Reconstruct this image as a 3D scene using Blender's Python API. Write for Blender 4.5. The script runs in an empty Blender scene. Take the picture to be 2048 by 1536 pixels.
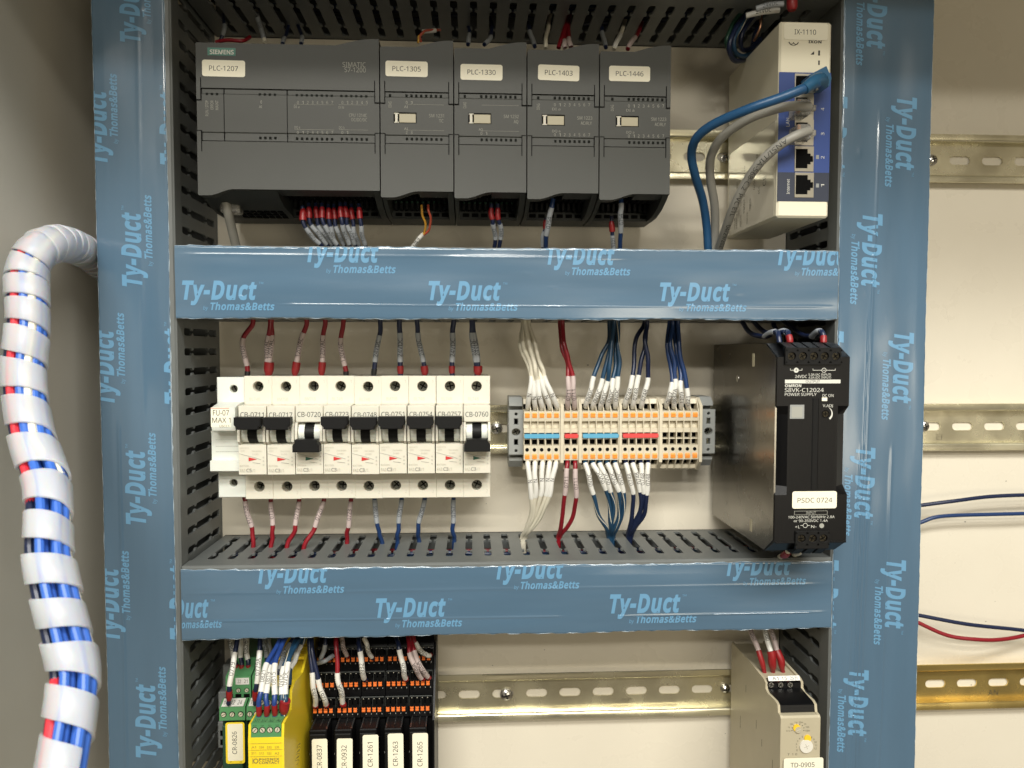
import bpy, bmesh, math, random
from mathutils import Vector, Matrix
random.seed(7)
S = bpy.context.scene
COL = S.collection
MM = 0.001

# ------------------------------------------------------------------ camera
YAW, PITCH, ROLL, FPX, DIST = .0526, .0452, .001, 1514.04, 552.02
FW = Vector((math.sin(YAW)*math.cos(PITCH), math.cos(YAW)*math.cos(PITCH), -math.sin(PITCH)))
RT = Vector((math.cos(YAW), -math.sin(YAW), 0.0))
UP = RT.cross(FW)
R2 = RT*math.cos(ROLL)+UP*math.sin(ROLL)
U2 = -RT*math.sin(ROLL)+UP*math.cos(ROLL)
cam_data = bpy.data.cameras.new('camera'); cam = bpy.data.objects.new('camera', cam_data); COL.objects.link(cam)
m = Matrix((R2, U2, -FW)).transposed().to_4x4(); m.translation = Vector((0, -DIST*MM, 0))
cam.matrix_world = m
cam_data.sensor_width = 36; cam_data.lens = FPX/2048*36
cam_data.clip_start = .01; cam_data.clip_end = 30
cam_data.dof.use_dof = True; cam_data.dof.focus_distance = .475; cam_data.dof.aperture_fstop = 11.5
S.camera = cam
S.render.resolution_x = 1024; S.render.resolution_y = 768

# ------------------------------------------------------------------ light
W = bpy.data.worlds.new('World'); S.world = W; W.use_nodes = True
nt = W.node_tree; nt.nodes.clear()
wo = nt.nodes.new('ShaderNodeOutputWorld'); bg = nt.nodes.new('ShaderNodeBackground')
tc = nt.nodes.new('ShaderNodeTexCoord'); noi = nt.nodes.new('ShaderNodeTexNoise'); noi.inputs['Scale'].default_value = 2.3
cr = nt.nodes.new('ShaderNodeValToRGB')
cr.color_ramp.elements[0].position = .36; cr.color_ramp.elements[0].color = (.07, .065, .055, 1)
cr.color_ramp.elements[1].position = .57; cr.color_ramp.elements[1].color = (1.0, .82, .55, 1)
_e = cr.color_ramp.elements.new(.66); _e.color = (4.2, 3.9, 3.3, 1)  # brightest patches of the surroundings, added for glare on film and metal
nt.links.new(tc.outputs['Generated'], noi.inputs['Vector']); nt.links.new(noi.outputs['Fac'], cr.inputs[0])
nt.links.new(cr.outputs[0], bg.inputs[0]); nt.links.new(bg.outputs[0], wo.inputs[0])
bg.inputs[1].default_value = .24

def area(name, loc, target, sx, sy, power, col):
    l = bpy.data.lights.new(name, 'AREA'); l.shape = 'RECTANGLE'; l.size = sx; l.size_y = sy; l.energy = power; l.color = col
    o = bpy.data.objects.new(name, l); COL.objects.link(o); o.location = loc
    d = (Vector(target)-Vector(loc)).normalized()
    o.rotation_euler = d.to_track_quat('-Z', 'Y').to_euler()
    return o
# ceiling tubes of the workshop in front of the open cabinet, plus an added fill
area('tube_or_fill_light', (-.35, -2.10, .81), (0, 0, -.05), 1.2, .05, 12, (1.0, .96, .87))
area('tube_or_fill_light', (-.10, -1.70, .935), (0, 0, -.05), 1.2, .06, 14, (1.0, .96, .87))
area('tube_or_fill_light', (.20, -1.20, .98), (0, 0, -.1), 1.5, .22, 27, (1.0, .985, .93))
area('tube_or_fill_light', (.9, -2.4, -.2), (0, 0, -.1), 1.0, .5, 8, (1.0, .90, .70))  # added warm fill from the lower right, not a ceiling fixture
S.view_settings.view_transform = 'Standard'; S.view_settings.look = 'None'
S.view_settings.gamma = 1; S.view_settings.exposure = 0.0
S.cycles.max_bounces = 8; S.cycles.transparent_max_bounces = 16

# ------------------------------------------------------------------ maths helpers (all lengths in mm; d = distance out from the back plate)
def at(px, py, d):
    v = FW+R2*((px-1024)/FPX)-U2*((py-768)/FPX)
    t = (DIST-d)/v.y
    return (v.x*t, v.z*t)
def X(px, py, d): return at(px, py, d)[0]
def Z(px, py, d): return at(px, py, d)[1]
def on_z(px, py, z):
    v = FW+R2*((px-1024)/FPX)-U2*((py-768)/FPX)
    t = z/v.z
    return (v.x*t, DIST-v.y*t, z)
def P3(px, py, d):
    a = at(px, py, d); return Vector((a[0], -d, a[1]))
def V(x, d, z): return Vector((x, -d, z))

# ------------------------------------------------------------------ materials
MATS = {}
def mat(name, col, rough=.5, metal=0, spec=.5, coat=0, bump=0, bscale=200, var=0, vscale=60, alpha=1, trans=0, emit=0, sss=0, bstretch=None, rvar=0):
    mt = bpy.data.materials.new(name); mt.use_nodes = True; n = mt.node_tree; b = n.nodes['Principled BSDF']
    b.inputs['Base Color'].default_value = (*col, 1); b.inputs['Roughness'].default_value = rough
    b.inputs['Metallic'].default_value = metal; b.inputs['Specular IOR Level'].default_value = spec
    b.inputs['Coat Weight'].default_value = coat; b.inputs['Coat Roughness'].default_value = .12
    b.inputs['Alpha'].default_value = alpha; b.inputs['Transmission Weight'].default_value = trans
    if sss: b.inputs['Subsurface Weight'].default_value = sss; b.inputs['Subsurface Scale'].default_value = .003
    if emit: b.inputs['Emission Color'].default_value = (*col, 1); b.inputs['Emission Strength'].default_value = emit
    g = n.nodes.new('ShaderNodeNewGeometry'); mp = n.nodes.new('ShaderNodeMapping'); n.links.new(g.outputs['Position'], mp.inputs[0])
    if bstretch: mp.inputs['Scale'].default_value = bstretch
    if bump:
        t = n.nodes.new('ShaderNodeTexNoise'); t.inputs['Scale'].default_value = bscale; t.inputs['Detail'].default_value = 3
        bp = n.nodes.new('ShaderNodeBump'); bp.inputs['Strength'].default_value = bump; bp.inputs['Distance'].default_value = .001
        n.links.new(mp.outputs[0], t.inputs[0]); n.links.new(t.outputs['Fac'], bp.inputs['Height']); n.links.new(bp.outputs[0], b.inputs['Normal'])
    if var:
        t = n.nodes.new('ShaderNodeTexNoise'); t.inputs['Scale'].default_value = vscale; t.inputs['Detail'].default_value = 5
        r = n.nodes.new('ShaderNodeMapRange'); r.inputs[1].default_value = .3; r.inputs[2].default_value = .7; r.inputs[3].default_value = 1-var; r.inputs[4].default_value = 1+var*.5
        mx = n.nodes.new('ShaderNodeMix'); mx.data_type = 'RGBA'; mx.blend_type = 'MULTIPLY'; mx.inputs[0].default_value = 1
        mx.inputs[6].default_value = (*col, 1)
        n.links.new(mp.outputs[0], t.inputs[0]); n.links.new(t.outputs['Fac'], r.inputs[0]); n.links.new(r.outputs[0], mx.inputs[7]); n.links.new(mx.outputs[2], b.inputs['Base Color'])
    if rvar:
        t = n.nodes.new('ShaderNodeTexNoise'); t.inputs['Scale'].default_value = 35; t.inputs['Detail'].default_value = 4
        r = n.nodes.new('ShaderNodeMapRange'); r.inputs[1].default_value = .35; r.inputs[2].default_value = .65; r.inputs[3].default_value = max(.03, rough-rvar); r.inputs[4].default_value = rough+rvar
        n.links.new(mp.outputs[0], t.inputs[0]); n.links.new(t.outputs['Fac'], r.inputs[0]); n.links.new(r.outputs[0], b.inputs['Roughness'])
    MATS[name] = mt
    return mt
mat('white_paint', (.74, .685, .565), .32, bump=.06, bscale=900, var=.06, vscale=7, rvar=.10)
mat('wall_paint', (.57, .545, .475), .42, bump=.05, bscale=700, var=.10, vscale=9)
mat('duct_grey', (.135, .145, .142), .42, bump=.04, bscale=500, var=.05)
mat('film_blue', (.084, .150, .222), .20, bump=.22, bscale=9, bstretch=(1, 1, 1), rvar=.07, coat=.9, var=.12, vscale=14)
mat('film_blue_across', (.084, .150, .222), .20, bump=.20, bscale=9, bstretch=(.35, 1, 3), rvar=.07, coat=.9, var=.12, vscale=14)
mat('film_blue_along', (.084, .150, .222), .20, bump=.20, bscale=9, bstretch=(3, 1, .35), rvar=.07, coat=.9, var=.12, vscale=14)
mat('film_print', (.135, .30, .47), .24, coat=.3, bump=.1, bscale=12)
mat('film_edge', (.42, .52, .60), .25, coat=.4)
mat('plc_grey', (.050, .053, .047), .50, bump=.10, bscale=2500, var=.04, vscale=40)
mat('plc_dark', (.034, .038, .036), .5, bump=.08, bscale=1800)
mat('plc_print', (.33, .33, .29), .6)
mat('plc_led', (.012, .014, .012), .7, spec=.1)
mat('black_plastic', (.0045, .0045, .005), .36, spec=.22, bump=.06, bscale=1500)
mat('matt_black', (.007, .007, .007), .5, spec=.2, bump=.12, bscale=1500)
mat('hole_black', (.002, .002, .002), .8, spec=.1)
mat('badge_green', (.02, .16, .11), .4)
mat('sticker', (.86, .82, .66), .45, bump=.03, bscale=900)
mat('ink', (.012, .012, .012), .6)
mat('ink_grey', (.30, .29, .26), .6)
mat('ink_faint', (.50, .47, .39), .6)
mat('white_ink', (.62, .62, .56), .5)
mat('cream', (.67, .64, .54), .38, bump=.05, bscale=1400, var=.03, vscale=50, sss=.05)
mat('cream_white', (.70, .72, .66), .36, bump=.05, bscale=1400, sss=.05)
mat('cream_old', (.46, .42, .29), .42, bump=.05, bscale=1400)
mat('red_ink', (.55, .03, .03), .5)
mat('green_ink', (.02, .10, .06), .5)
mat('tb_beige', (.60, .54, .41), .42, bump=.06, bscale=1500, var=.05, vscale=120)
mat('tb_orange', (.85, .30, .05), .38)
mat('relay_orange', (.80, .18, .03), .4)
mat('bracket_grey', (.27, .28, .27), .42, bump=.06, bscale=1200)
mat('jumper_blue', (.09, .34, .52), .35)
mat('jumper_red', (.62, .05, .05), .35)
mat('zinc', (.86, .81, .60), .24, metal=.86, var=.16, vscale=14, rvar=.09, bump=.04, bscale=60)
mat('gold_zinc', (.92, .70, .26), .22, metal=.9, var=.14, vscale=14, rvar=.08, bump=.04, bscale=60)
mat('zinc_edge', (.85, .83, .72), .16, metal=1, var=.1, vscale=30)
mat('psu_screw', (.045, .04, .03), .3, metal=1, bump=.3, bscale=900)
mat('steel', (.62, .61, .58), .24, metal=1, bump=.03, bscale=400)
mat('dark_steel', (.13, .13, .11), .28, metal=1, bump=.3, bscale=900)
mat('psu_steel', (.23, .22, .20), .25, metal=1, var=.10, vscale=20, bump=.03, bscale=20, rvar=.05)
mat('tin', (.75, .73, .66), .25, metal=1)
mat('brass', (.80, .76, .58), .35, metal=.35)
mat('wire_red', (.23, .008, .016), .34)
mat('ferrule_red', (.25, .010, .012), .42)
mat('wire_navy', (.009, .016, .050), .34)
mat('wire_blue', (.011, .036, .12), .34)
mat('wire_bright_blue', (.018, .05, .21), .32)
mat('wire_teal', (.014, .052, .105), .34)
mat('wire_white', (.66, .62, .50), .38)
mat('wire_black', (.012, .012, .012), .4)
mat('wire_yellow', (.65, .34, .04), .4)
mat('wire_rust', (.50, .09, .05), .4)
mat('wire_green', (.015, .06, .035), .4)
mat('copper', (.70, .38, .24), .3, metal=1)
mat('sleeve_white', (.70, .69, .64), .38)
mat('sleeve_pink', (.50, .41, .39), .38)
mat('sleeve_grey', (.32, .34, .36), .38)
mat('cable_grey', (.31, .30, .265), .42, bump=.05, bscale=600)
mat('cable_blue', (.018, .085, .20), .38, bump=.05, bscale=600)
mat('boot_blue', (.02, .10, .20), .36)
mat('router_white', (.76, .71, .55), .42, bump=.05, bscale=900)
mat('router_side', (.52, .50, .40), .30, bump=.04, bscale=900, coat=.2)
mat('router_sticker', (.62, .58, .46), .12, coat=.6)
mat('router_blue', (.030, .065, .24), .38)
mat('router_navy', (.025, .032, .055), .4)
mat('clear_plastic', (.62, .60, .54), .15, trans=.65, alpha=.75)
mat('port_metal', (.55, .52, .44), .3, metal=1)
mat('pcb_green', (.085, .26, .105), .42, bump=.05, bscale=1500)
mat('relay_green', (.02, .06, .035), .4)
mat('relay_yellow', (.88, .66, .03), .38, bump=.05, bscale=1200)
mat('pencil_grey', (.30, .24, .06), .6)
mat('timer_beige', (.46, .41, .29), .46, bump=.10, bscale=1800, var=.04)
mat('knob_yellow', (.85, .55, .03), .4)
mat('knob_white', (.78, .75, .66), .35, trans=.1)
mat('clear_tab', (.10, .10, .10), .12, trans=.5, alpha=.6)
mat('core_blue', (.045, .15, .58), .35)
mat('core_red', (.70, .03, .05), .35)
mat('core_white', (.85, .82, .68), .4)
# milky spiral wrap: part diffuse, part see-through
mt = bpy.data.materials.new('milky_wrap'); mt.use_nodes = True; n = mt.node_tree; b = n.nodes['Principled BSDF']
b.inputs['Base Color'].default_value = (.74, .76, .80, 1); b.inputs['Roughness'].default_value = .33; b.inputs['Alpha'].default_value = .52
b.inputs['Subsurface Weight'].default_value = .3; b.inputs['Subsurface Scale'].default_value = .003
MATS['milky_wrap'] = mt

# ------------------------------------------------------------------ text
_gly = {}
import os
try:   # the plain grotesque that ships inside Blender itself; falls back on the built-in face
    FONT = bpy.data.fonts.load(os.path.join(bpy.utils.system_resource('DATAFILES', path='fonts'), 'NotoSansMath-Regular.woff2'))
except Exception: FONT = None
def _raw(s, bold, shear):
    k = (s, bold, shear)
    if k in _gly: return _gly[k]
    c = bpy.data.curves.new('t', 'FONT'); c.body = s; c.size = 10; c.resolution_u = 3; c.shear = shear; c.offset = bold
    c.fill_mode = 'FRONT'
    if bold > .24: c.space_character = 1.0+bold*.36
    if FONT: c.font = FONT
    o = bpy.data.objects.new('t', c); COL.objects.link(o)
    dg = bpy.context.evaluated_depsgraph_get(); me = bpy.data.meshes.new_from_object(o.evaluated_get(dg))
    me.calc_loop_triangles()
    vs = [(v.co.x, v.co.y) for v in me.vertices]; ts = [tuple(t.vertices) for t in me.loop_triangles]
    bpy.data.objects.remove(o); bpy.data.curves.remove(c); bpy.data.meshes.remove(me)
    tris = [[vs[i] for i in t] for t in ts]
    _gly[k] = tris
    return tris
def _ext(tris):
    xs = [p[0] for t in tris for p in t]; ys = [p[1] for t in tris for p in t]
    return min(xs), max(xs), min(ys), max(ys)
_cap = {}
def text_tris(s, w, h, bold=0, shear=0, xs=1, align='l'):
    """triangles in a plane, baseline at 0, cap height h; width w if given"""
    tris = _raw(s, bold, shear)
    if not tris: return []
    if (bold, shear) not in _cap:
        e = _ext(_raw('H', bold, shear)); _cap[(bold, shear)] = (e[3]-max(0, e[2]))
    ky = h/_cap[(bold, shear)]
    x0, x1, _, _ = _ext(tris)
    kx = w/(x1-x0) if w else ky*xs
    tw = (x1-x0)*kx
    off = {'l': 0, 'c': -tw/2, 'r': -tw}[align]
    return [[((p[0]-x0)*kx+off, p[1]*ky) for p in t] for t in tris]
def clip(poly, inside, inter):
    out = []
    for i in range(len(poly)):
        a, b_ = poly[i], poly[(i+1) % len(poly)]
        ia, ib = inside(a), inside(b_)
        if ia: out.append(a)
        if ia != ib: out.append(inter(a, b_))
    return out
def clip_rect(poly, x0, x1, z0, z1):
    for ax, lim, sg in ((0, x0, 1), (0, x1, -1), (1, z0, 1), (1, z1, -1)):
        if lim is None: continue
        f = lambda p: (p[ax]-lim)*sg >= 0
        def it(a, b_):
            t = (lim-a[ax])/(b_[ax]-a[ax]); return (a[0]+t*(b_[0]-a[0]), a[1]+t*(b_[1]-a[1]))
        poly = clip(poly, f, it)
        if len(poly) < 3: return []
    return poly
def split_tris(tris, mx):
    out = []; st = list(tris)
    while st:
        t = st.pop(); best = None
        for i in range(3):
            a, b_ = t[i], t[(i+1) % 3]; l = (a[0]-b_[0])**2+(a[1]-b_[1])**2
            if best is None or l > best[0]: best = (l, i)
        if best[0] <= mx*mx: out.append(t); continue
        i = best[1]; a, b_, c = t[i], t[(i+1) % 3], t[(i+2) % 3]; m_ = ((a[0]+b_[0])/2, (a[1]+b_[1])/2)
        st.append([a, m_, c]); st.append([m_, b_, c])
    return out

# ------------------------------------------------------------------ mesh builder
class MB:
    def __init__(s): s.v = []; s.f = []; s.m = []; s.mats = []
    def mi(s, name):
        if name not in s.mats: s.mats.append(name)
        return s.mats.index(name)
    def add(s, vs, fs, m_):
        o = len(s.v); s.v += [Vector(q) for q in vs]; k = s.mi(m_)
        for f in fs: s.f.append([o+i for i in f]); s.m.append(k)
    def box(s, x0, x1, d0, d1, z0, z1, m_, b=0.0):
        x0, x1 = min(x0, x1), max(x0, x1); d0, d1 = min(d0, d1), max(d0, d1); z0, z1 = min(z0, z1), max(z0, z1)
        c = Vector(((x0+x1)/2, -(d0+d1)/2, (z0+z1)/2)); h = Vector(((x1-x0)/2, (d1-d0)/2, (z1-z0)/2))
        b = min(b, h.x*.9, h.y*.9, h.z*.9)
        if b <= 0:
            vs = [c+Vector((sx*h.x, sy*h.y, sz*h.z)) for sx in (-1, 1) for sy in (-1, 1) for sz in (-1, 1)]
            s.add(vs, [(0, 1, 3, 2), (4, 6, 7, 5), (0, 4, 5, 1), (2, 3, 7, 6), (0, 2, 6, 4), (1, 5, 7, 3)], m_); return
        vs = []; idx = {}
        for sx in (-1, 1):
            for sy in (-1, 1):
                for sz in (-1, 1):
                    for k in range(3):
                        q = [h.x-b, h.y-b, h.z-b]; q[k] = h[k]
                        idx[(sx, sy, sz, k)] = len(vs); vs.append(c+Vector((sx*q[0], sy*q[1], sz*q[2])))
        fs = []
        for k in range(3):
            a_, b_ = [i for i in range(3) if i != k]
            for sg in (-1, 1):
                def I(sa, sb):
                    t = [0, 0, 0]; t[k] = sg; t[a_] = sa; t[b_] = sb; return idx[(*t, k)]
                fs.append((I(-1, -1), I(1, -1), I(1, 1), I(-1, 1)))
            for sa in (-1, 1):
                for sb in (-1, 1):
                    def J(sk, kk):
                        t = [0, 0, 0]; t[k] = sk; t[a_] = sa; t[b_] = sb; return idx[(*t, kk)]
                    fs.append((J(-1, a_), J(1, a_), J(1, b_), J(-1, b_)))
        for sx in (-1, 1):
            for sy in (-1, 1):
                for sz in (-1, 1): fs.append(tuple(idx[(sx, sy, sz, k)] for k in range(3)))
        s.add(vs, fs, m_)
    def pbox(s, px0, px1, py0, py1, d0, d1, m_, b=0.0, dm=None):
        dm = d1 if dm is None else dm; cx, cy = (px0+px1)/2, (py0+py1)/2
        s.box(X(px0, cy, dm), X(px1, cy, dm), d0, d1, Z(cx, py1, dm), Z(cx, py0, dm), m_, b)
    def prism(s, poly, axis, lo, hi, m_):
        """poly in the plane normal to axis: 'x' -> (d,z), 'z' -> (x,d), 'd' -> (x,z)"""
        def mk(a, b_, w):
            return V(w, a, b_) if axis == 'x' else V(a, b_, w) if axis == 'z' else V(a, w, b_)
        n_ = len(poly); vs = [mk(a, b_, lo) for a, b_ in poly]+[mk(a, b_, hi) for a, b_ in poly]
        fs = [tuple(range(n_)), tuple(range(n_, 2*n_))]+[(i, (i+1) % n_, n_+(i+1) % n_, n_+i) for i in range(n_)]
        s.add(vs, fs, m_)
    def cyl(s, c, axis, r, l0, l1, m_, n_=20, r2=None):
        """c in the plane: axis 'd' -> (x,z); 'x' -> (d,z); 'z' -> (x,d)"""
        r2 = r if r2 is None else r2; vs = []
        for (w, rr) in ((l0, r), (l1, r2)):
            for i in range(n_):
                a = 2*math.pi*i/n_; p, q = c[0]+rr*math.cos(a), c[1]+rr*math.sin(a)
                vs.append(V(p, w, q) if axis == 'd' else V(w, p, q) if axis == 'x' else V(p, q, w))
        s.add(vs, [tuple(range(n_)), tuple(range(n_, 2*n_))]+[(i, (i+1) % n_, n_+(i+1) % n_, n_+i) for i in range(n_)], m_)
    def ring(s, c, ro, ri, d, m_, a0=0, a1=2*math.pi, n_=28, th=.1):
        vs = []; fs = []
        for i in range(n_+1):
            a = a0+(a1-a0)*i/n_
            for rr in (ro, ri): vs.append(V(c[0]+rr*math.cos(a), d, c[1]+rr*math.sin(a)))
        for i in range(n_): fs.append((2*i, 2*i+2, 2*i+3, 2*i+1))
        s.add(vs, fs, m_)
    def sheet(s, x0, x1, z0, z1, d, r, m_, th=.15, tilt=0):
        """rounded rectangle sticker"""
        pts = []; r = min(r, abs(x1-x0)/2.01, abs(z1-z0)/2.01)
        for cx, cz, a0 in ((x1-r, z1-r, 0), (x0+r, z1-r, 90), (x0+r, z0+r, 180), (x1-r, z0+r, 270)):
            for k in range(6):
                a = math.radians(a0+k*18); pts.append((cx+r*math.cos(a), cz+r*math.sin(a)))
        if tilt:
            mx, mz = (x0+x1)/2, (z0+z1)/2; c_, s_ = math.cos(tilt), math.sin(tilt)
            pts = [(mx+(p-mx)*c_-(q-mz)*s_, mz+(p-mx)*s_+(q-mz)*c_) for p, q in pts]
        s.prism(pts, 'd', d, d+th, m_)
    def plate(s, outer, holes, mk, th, m_, bevel=0):
        """flat plate with holes; outer/holes are 2D point lists; mk(u,v,w) -> point"""
        c = bpy.data.curves.new('p', 'CURVE'); c.dimensions = '2D'; c.fill_mode = 'BOTH'; c.extrude = max(th/2-bevel, .001); c.bevel_depth = bevel; c.bevel_resolution = 0
        for poly in [outer]+holes:
            sp = c.splines.new('POLY'); sp.points.add(len(poly)-1); sp.use_cyclic_u = True
            for i, p in enumerate(poly): sp.points[i].co = (p[0], p[1], 0, 1)
        o = bpy.data.objects.new('p', c); COL.objects.link(o)
        me = bpy.data.meshes.new_from_object(o.evaluated_get(bpy.context.evaluated_depsgraph_get()))
        s.add([mk(v.co.x, v.co.y, v.co.z) for v in me.vertices], [tuple(p.vertices) for p in me.polygons], m_)
        bpy.data.objects.remove(o); bpy.data.curves.remove(c); bpy.data.meshes.remove(me)
    def tube(s, pts, r, m_, n_=12, cap=True, flat=1.0, round_end=False):
        pts = [Vector(p) for p in pts]; rs = r if isinstance(r, (list, tuple)) else [r]*len(pts)
        vs = []; fs = []; k = len(pts)
        ref = Vector((0, -1, 0))
        for i, p in enumerate(pts):
            t = (pts[min(i+1, k-1)]-pts[max(i-1, 0)]).normalized()
            if i == 0 and abs(t.dot(ref)) > .92: ref = Vector((0, 0, 1)) if abs(t.z) < .8 else Vector((1, 0, 0))
            nn = (ref-t*ref.dot(t)).normalized(); ref = nn*.9+ref*.1; sd = t.cross(nn)
            for j in range(n_):
                a = 2*math.pi*j/n_; vs.append(p+(nn*math.cos(a)*flat+sd*math.sin(a))*rs[i])
        for i in range(k-1):
            for j in range(n_): fs.append((i*n_+j, i*n_+(j+1) % n_, (i+1)*n_+(j+1) % n_, (i+1)*n_+j))
        if cap: fs.append(tuple(range(n_))); fs.append(tuple(range((k-1)*n_, k*n_)))
        s.add(vs, fs, m_)
    def tris(s, tl, f, m_):
        vs = []; fs = []
        for t in tl:
            o = len(vs); vs += [f(*p) for p in t]; fs.append(tuple(range(o, o+len(t))))
        s.add(vs, fs, m_)
    # text on a plane facing the viewer, placed from its rectangle
    def text(s, st, x, z, w, h, d, m_='ink', rot=0, bold=0, shear=0, align='l', rect=None, disp=None, xs=1, tilt=0):
        tl = text_tris(st, w, h, bold, shear, xs, align)
        ca, sa = math.cos(math.radians(rot)+tilt), math.sin(math.radians(rot)+tilt)
        tl = [[(x+p[0]*ca-p[1]*sa, z+p[0]*sa+p[1]*ca) for p in t] for t in tl]
        if rect: tl = [q for q in (clip_rect(t, *rect) for t in tl) if q]
        if disp: tl = [t for q in tl for t in ([[q[0], q[i], q[i+1]] for i in range(1, len(q)-1)])]; tl = split_tris(tl, 1.6)
        s.tris(tl, (lambda a, b_: V(a, d+disp(a, b_), b_)) if disp else (lambda a, b_: V(a, d, b_)), m_)
    def T(s, st, px0, px1, yt, yb, d, m_='ink', **k):
        x0, z0 = at(px0, yb, d); x1, z1 = at(px1, yb, d); zt = Z(px0, yt, d)
        s.text(st, x0, z0, x1-x0, zt-z0, d, m_, tilt=math.atan2(z1-z0, x1-x0)*0, **k)
    def TU(s, st, pxl, pxr, yb, yt, d, m_='ink', **k):   # reads upward; letter tops to the left
        x0, z0 = at(pxr, yb, d); s.text(st, x0, z0, Z(pxr, yt, d)-z0, x0-X(pxl, yb, d), d, m_, rot=90, **k)
    def TD(s, st, pxl, pxr, yt, yb, d, m_='ink', **k):   # reads downward; letter tops to the right
        x0, z0 = at(pxl, yt, d); s.text(st, x0, z0, z0-Z(pxl, yb, d), X(pxr, yt, d)-x0, d, m_, rot=-90, **k)
    def screw(s, x, z, d, r, m_='dark_steel', kind='cross', rot=0, h=.8):
        s.cyl((x, z), 'd', r, d-2, d, m_, 20, r*.93)
        c_, s_ = math.cos(rot), math.sin(rot)
        def bar(a, w, l):
            ca, sa = math.cos(rot+a), math.sin(rot+a)
            q = [(-l, -w), (l, -w), (l, w), (-l, w)]
            s.prism([(x+p*ca-t*sa, z+p*sa+t*ca) for p, t in q], 'd', d-.02, d+.03, 'hole_black')
        bar(0, r*.13, r*.72)
        if kind == 'cross': bar(math.pi/2, r*.129, r*.719)

ORG = {}
def build(mb, name, parent=None, label=None, cat=None, group=None, kind=None, sharp=35, flat=False):
    me = bpy.data.meshes.new(name)
    if parent is not None: org = ORG[parent.name]
    else:
        mn = [min(v[i] for v in mb.v) for i in range(3)]; mxx = [max(v[i] for v in mb.v) for i in range(3)]
        org = Vector(((mn[0]+mxx[0])/2, mxx[1], mn[2]))
    me.from_pydata([tuple((v-org)*MM) for v in mb.v], [], mb.f)
    for k in mb.mats: me.materials.append(MATS[k])
    me.polygons.foreach_set('material_index', mb.m); me.update()
    bm = bmesh.new(); bm.from_mesh(me); bmesh.ops.recalc_face_normals(bm, faces=bm.faces); bm.to_mesh(me); bm.free()
    if not flat:
        me.polygons.foreach_set('use_smooth', [True]*len(me.polygons)); me.set_sharp_from_angle(angle=math.radians(sharp))
    o = bpy.data.objects.new(name, me); COL.objects.link(o)
    if parent is not None: o.parent = parent
    else: o.location = org*MM
    ORG[o.name] = org
    if label: o['label'] = label
    if cat: o['category'] = cat
    if group: o['group'] = group
    if kind: o['kind'] = kind
    return o
def thing(name, label, cat, loc, group=None):
    o = bpy.data.objects.new(name, None); COL.objects.link(o); o.empty_display_size = .01
    o.location = Vector(loc)*MM; ORG[o.name] = Vector(loc); o['label'] = label; o['category'] = cat
    if group: o['group'] = group
    return o

def smooth_path(pts, n_=7):
    pts = [Vector(p) for p in pts]
    if len(pts) < 3: return [pts[0].lerp(pts[1], i/n_) for i in range(n_+1)]
    q = [2*pts[0]-pts[1]]+pts+[2*pts[-1]-pts[-2]]; out = []
    for i in range(1, len(q)-2):
        a, b_, c, e = q[i-1:i+3]
        for k in range(n_):
            t = k/n_
            out.append(.5*((2*b_)+(-a+c)*t+(2*a-5*b_+4*c-e)*t*t+(-a+3*b_-3*c+e)*t**3))
    out.append(pts[-1]); return out
def sub_path(path, s0, s1, n_=10):
    L = [0]
    for i in range(1, len(path)): L.append(L[-1]+(path[i]-path[i-1]).length)
    def pt(s_):
        s_ = max(0, min(L[-1], s_))
        for i in range(1, len(L)):
            if L[i] >= s_: return path[i-1].lerp(path[i], (s_-L[i-1])/max(1e-6, L[i]-L[i-1]))
        return path[-1]
    return [pt(s0+(s1-s0)*i/n_) for i in range(n_+1)]
def plen(path): return sum((path[i]-path[i-1]).length for i in range(1, len(path)))
def s_at_y(path, py):
    """arclength where the path passes picture row py (from top)"""
    s_ = 0; best = (1e9, 0)
    for i, p in enumerate(path):
        if i: s_ += (p-path[i-1]).length
        v = p-Vector((0, -DIST, 0)); y = 768-FPX*v.dot(U2)/v.dot(FW)
        if abs(y-py) < best[0]: best = (abs(y-py), s_)
    return best[1]
def wrap_text(mb, st, path, s0, r, h, m_='ink', xs=1, up=True):
    """text wound onto a tube, centred along s0, facing the viewer; path order gives reading direction"""
    tl = split_tris(text_tris(st, None, h, 0, 0, xs, 'c'), .55); L = plen(path)
    def f(a, b_):
        sc = s0+a; p = sub_path(path, sc, sc, 1)[0]; q0 = sub_path(path, sc-.6, sc-.6, 1)[0]; q1 = sub_path(path, sc+.6, sc+.6, 1)[0]
        t = (q1-q0).normalized(); nn = Vector((0, -1, 0)); nn = (nn-t*nn.dot(t)).normalized(); bb = nn.cross(t)
        an = (b_-h/2)/r
        return p+(nn*math.cos(an)+bb*math.sin(an))*(r+.07)
    mb.tris(tl, f, m_)
def lengthen(path, r): return path

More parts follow.
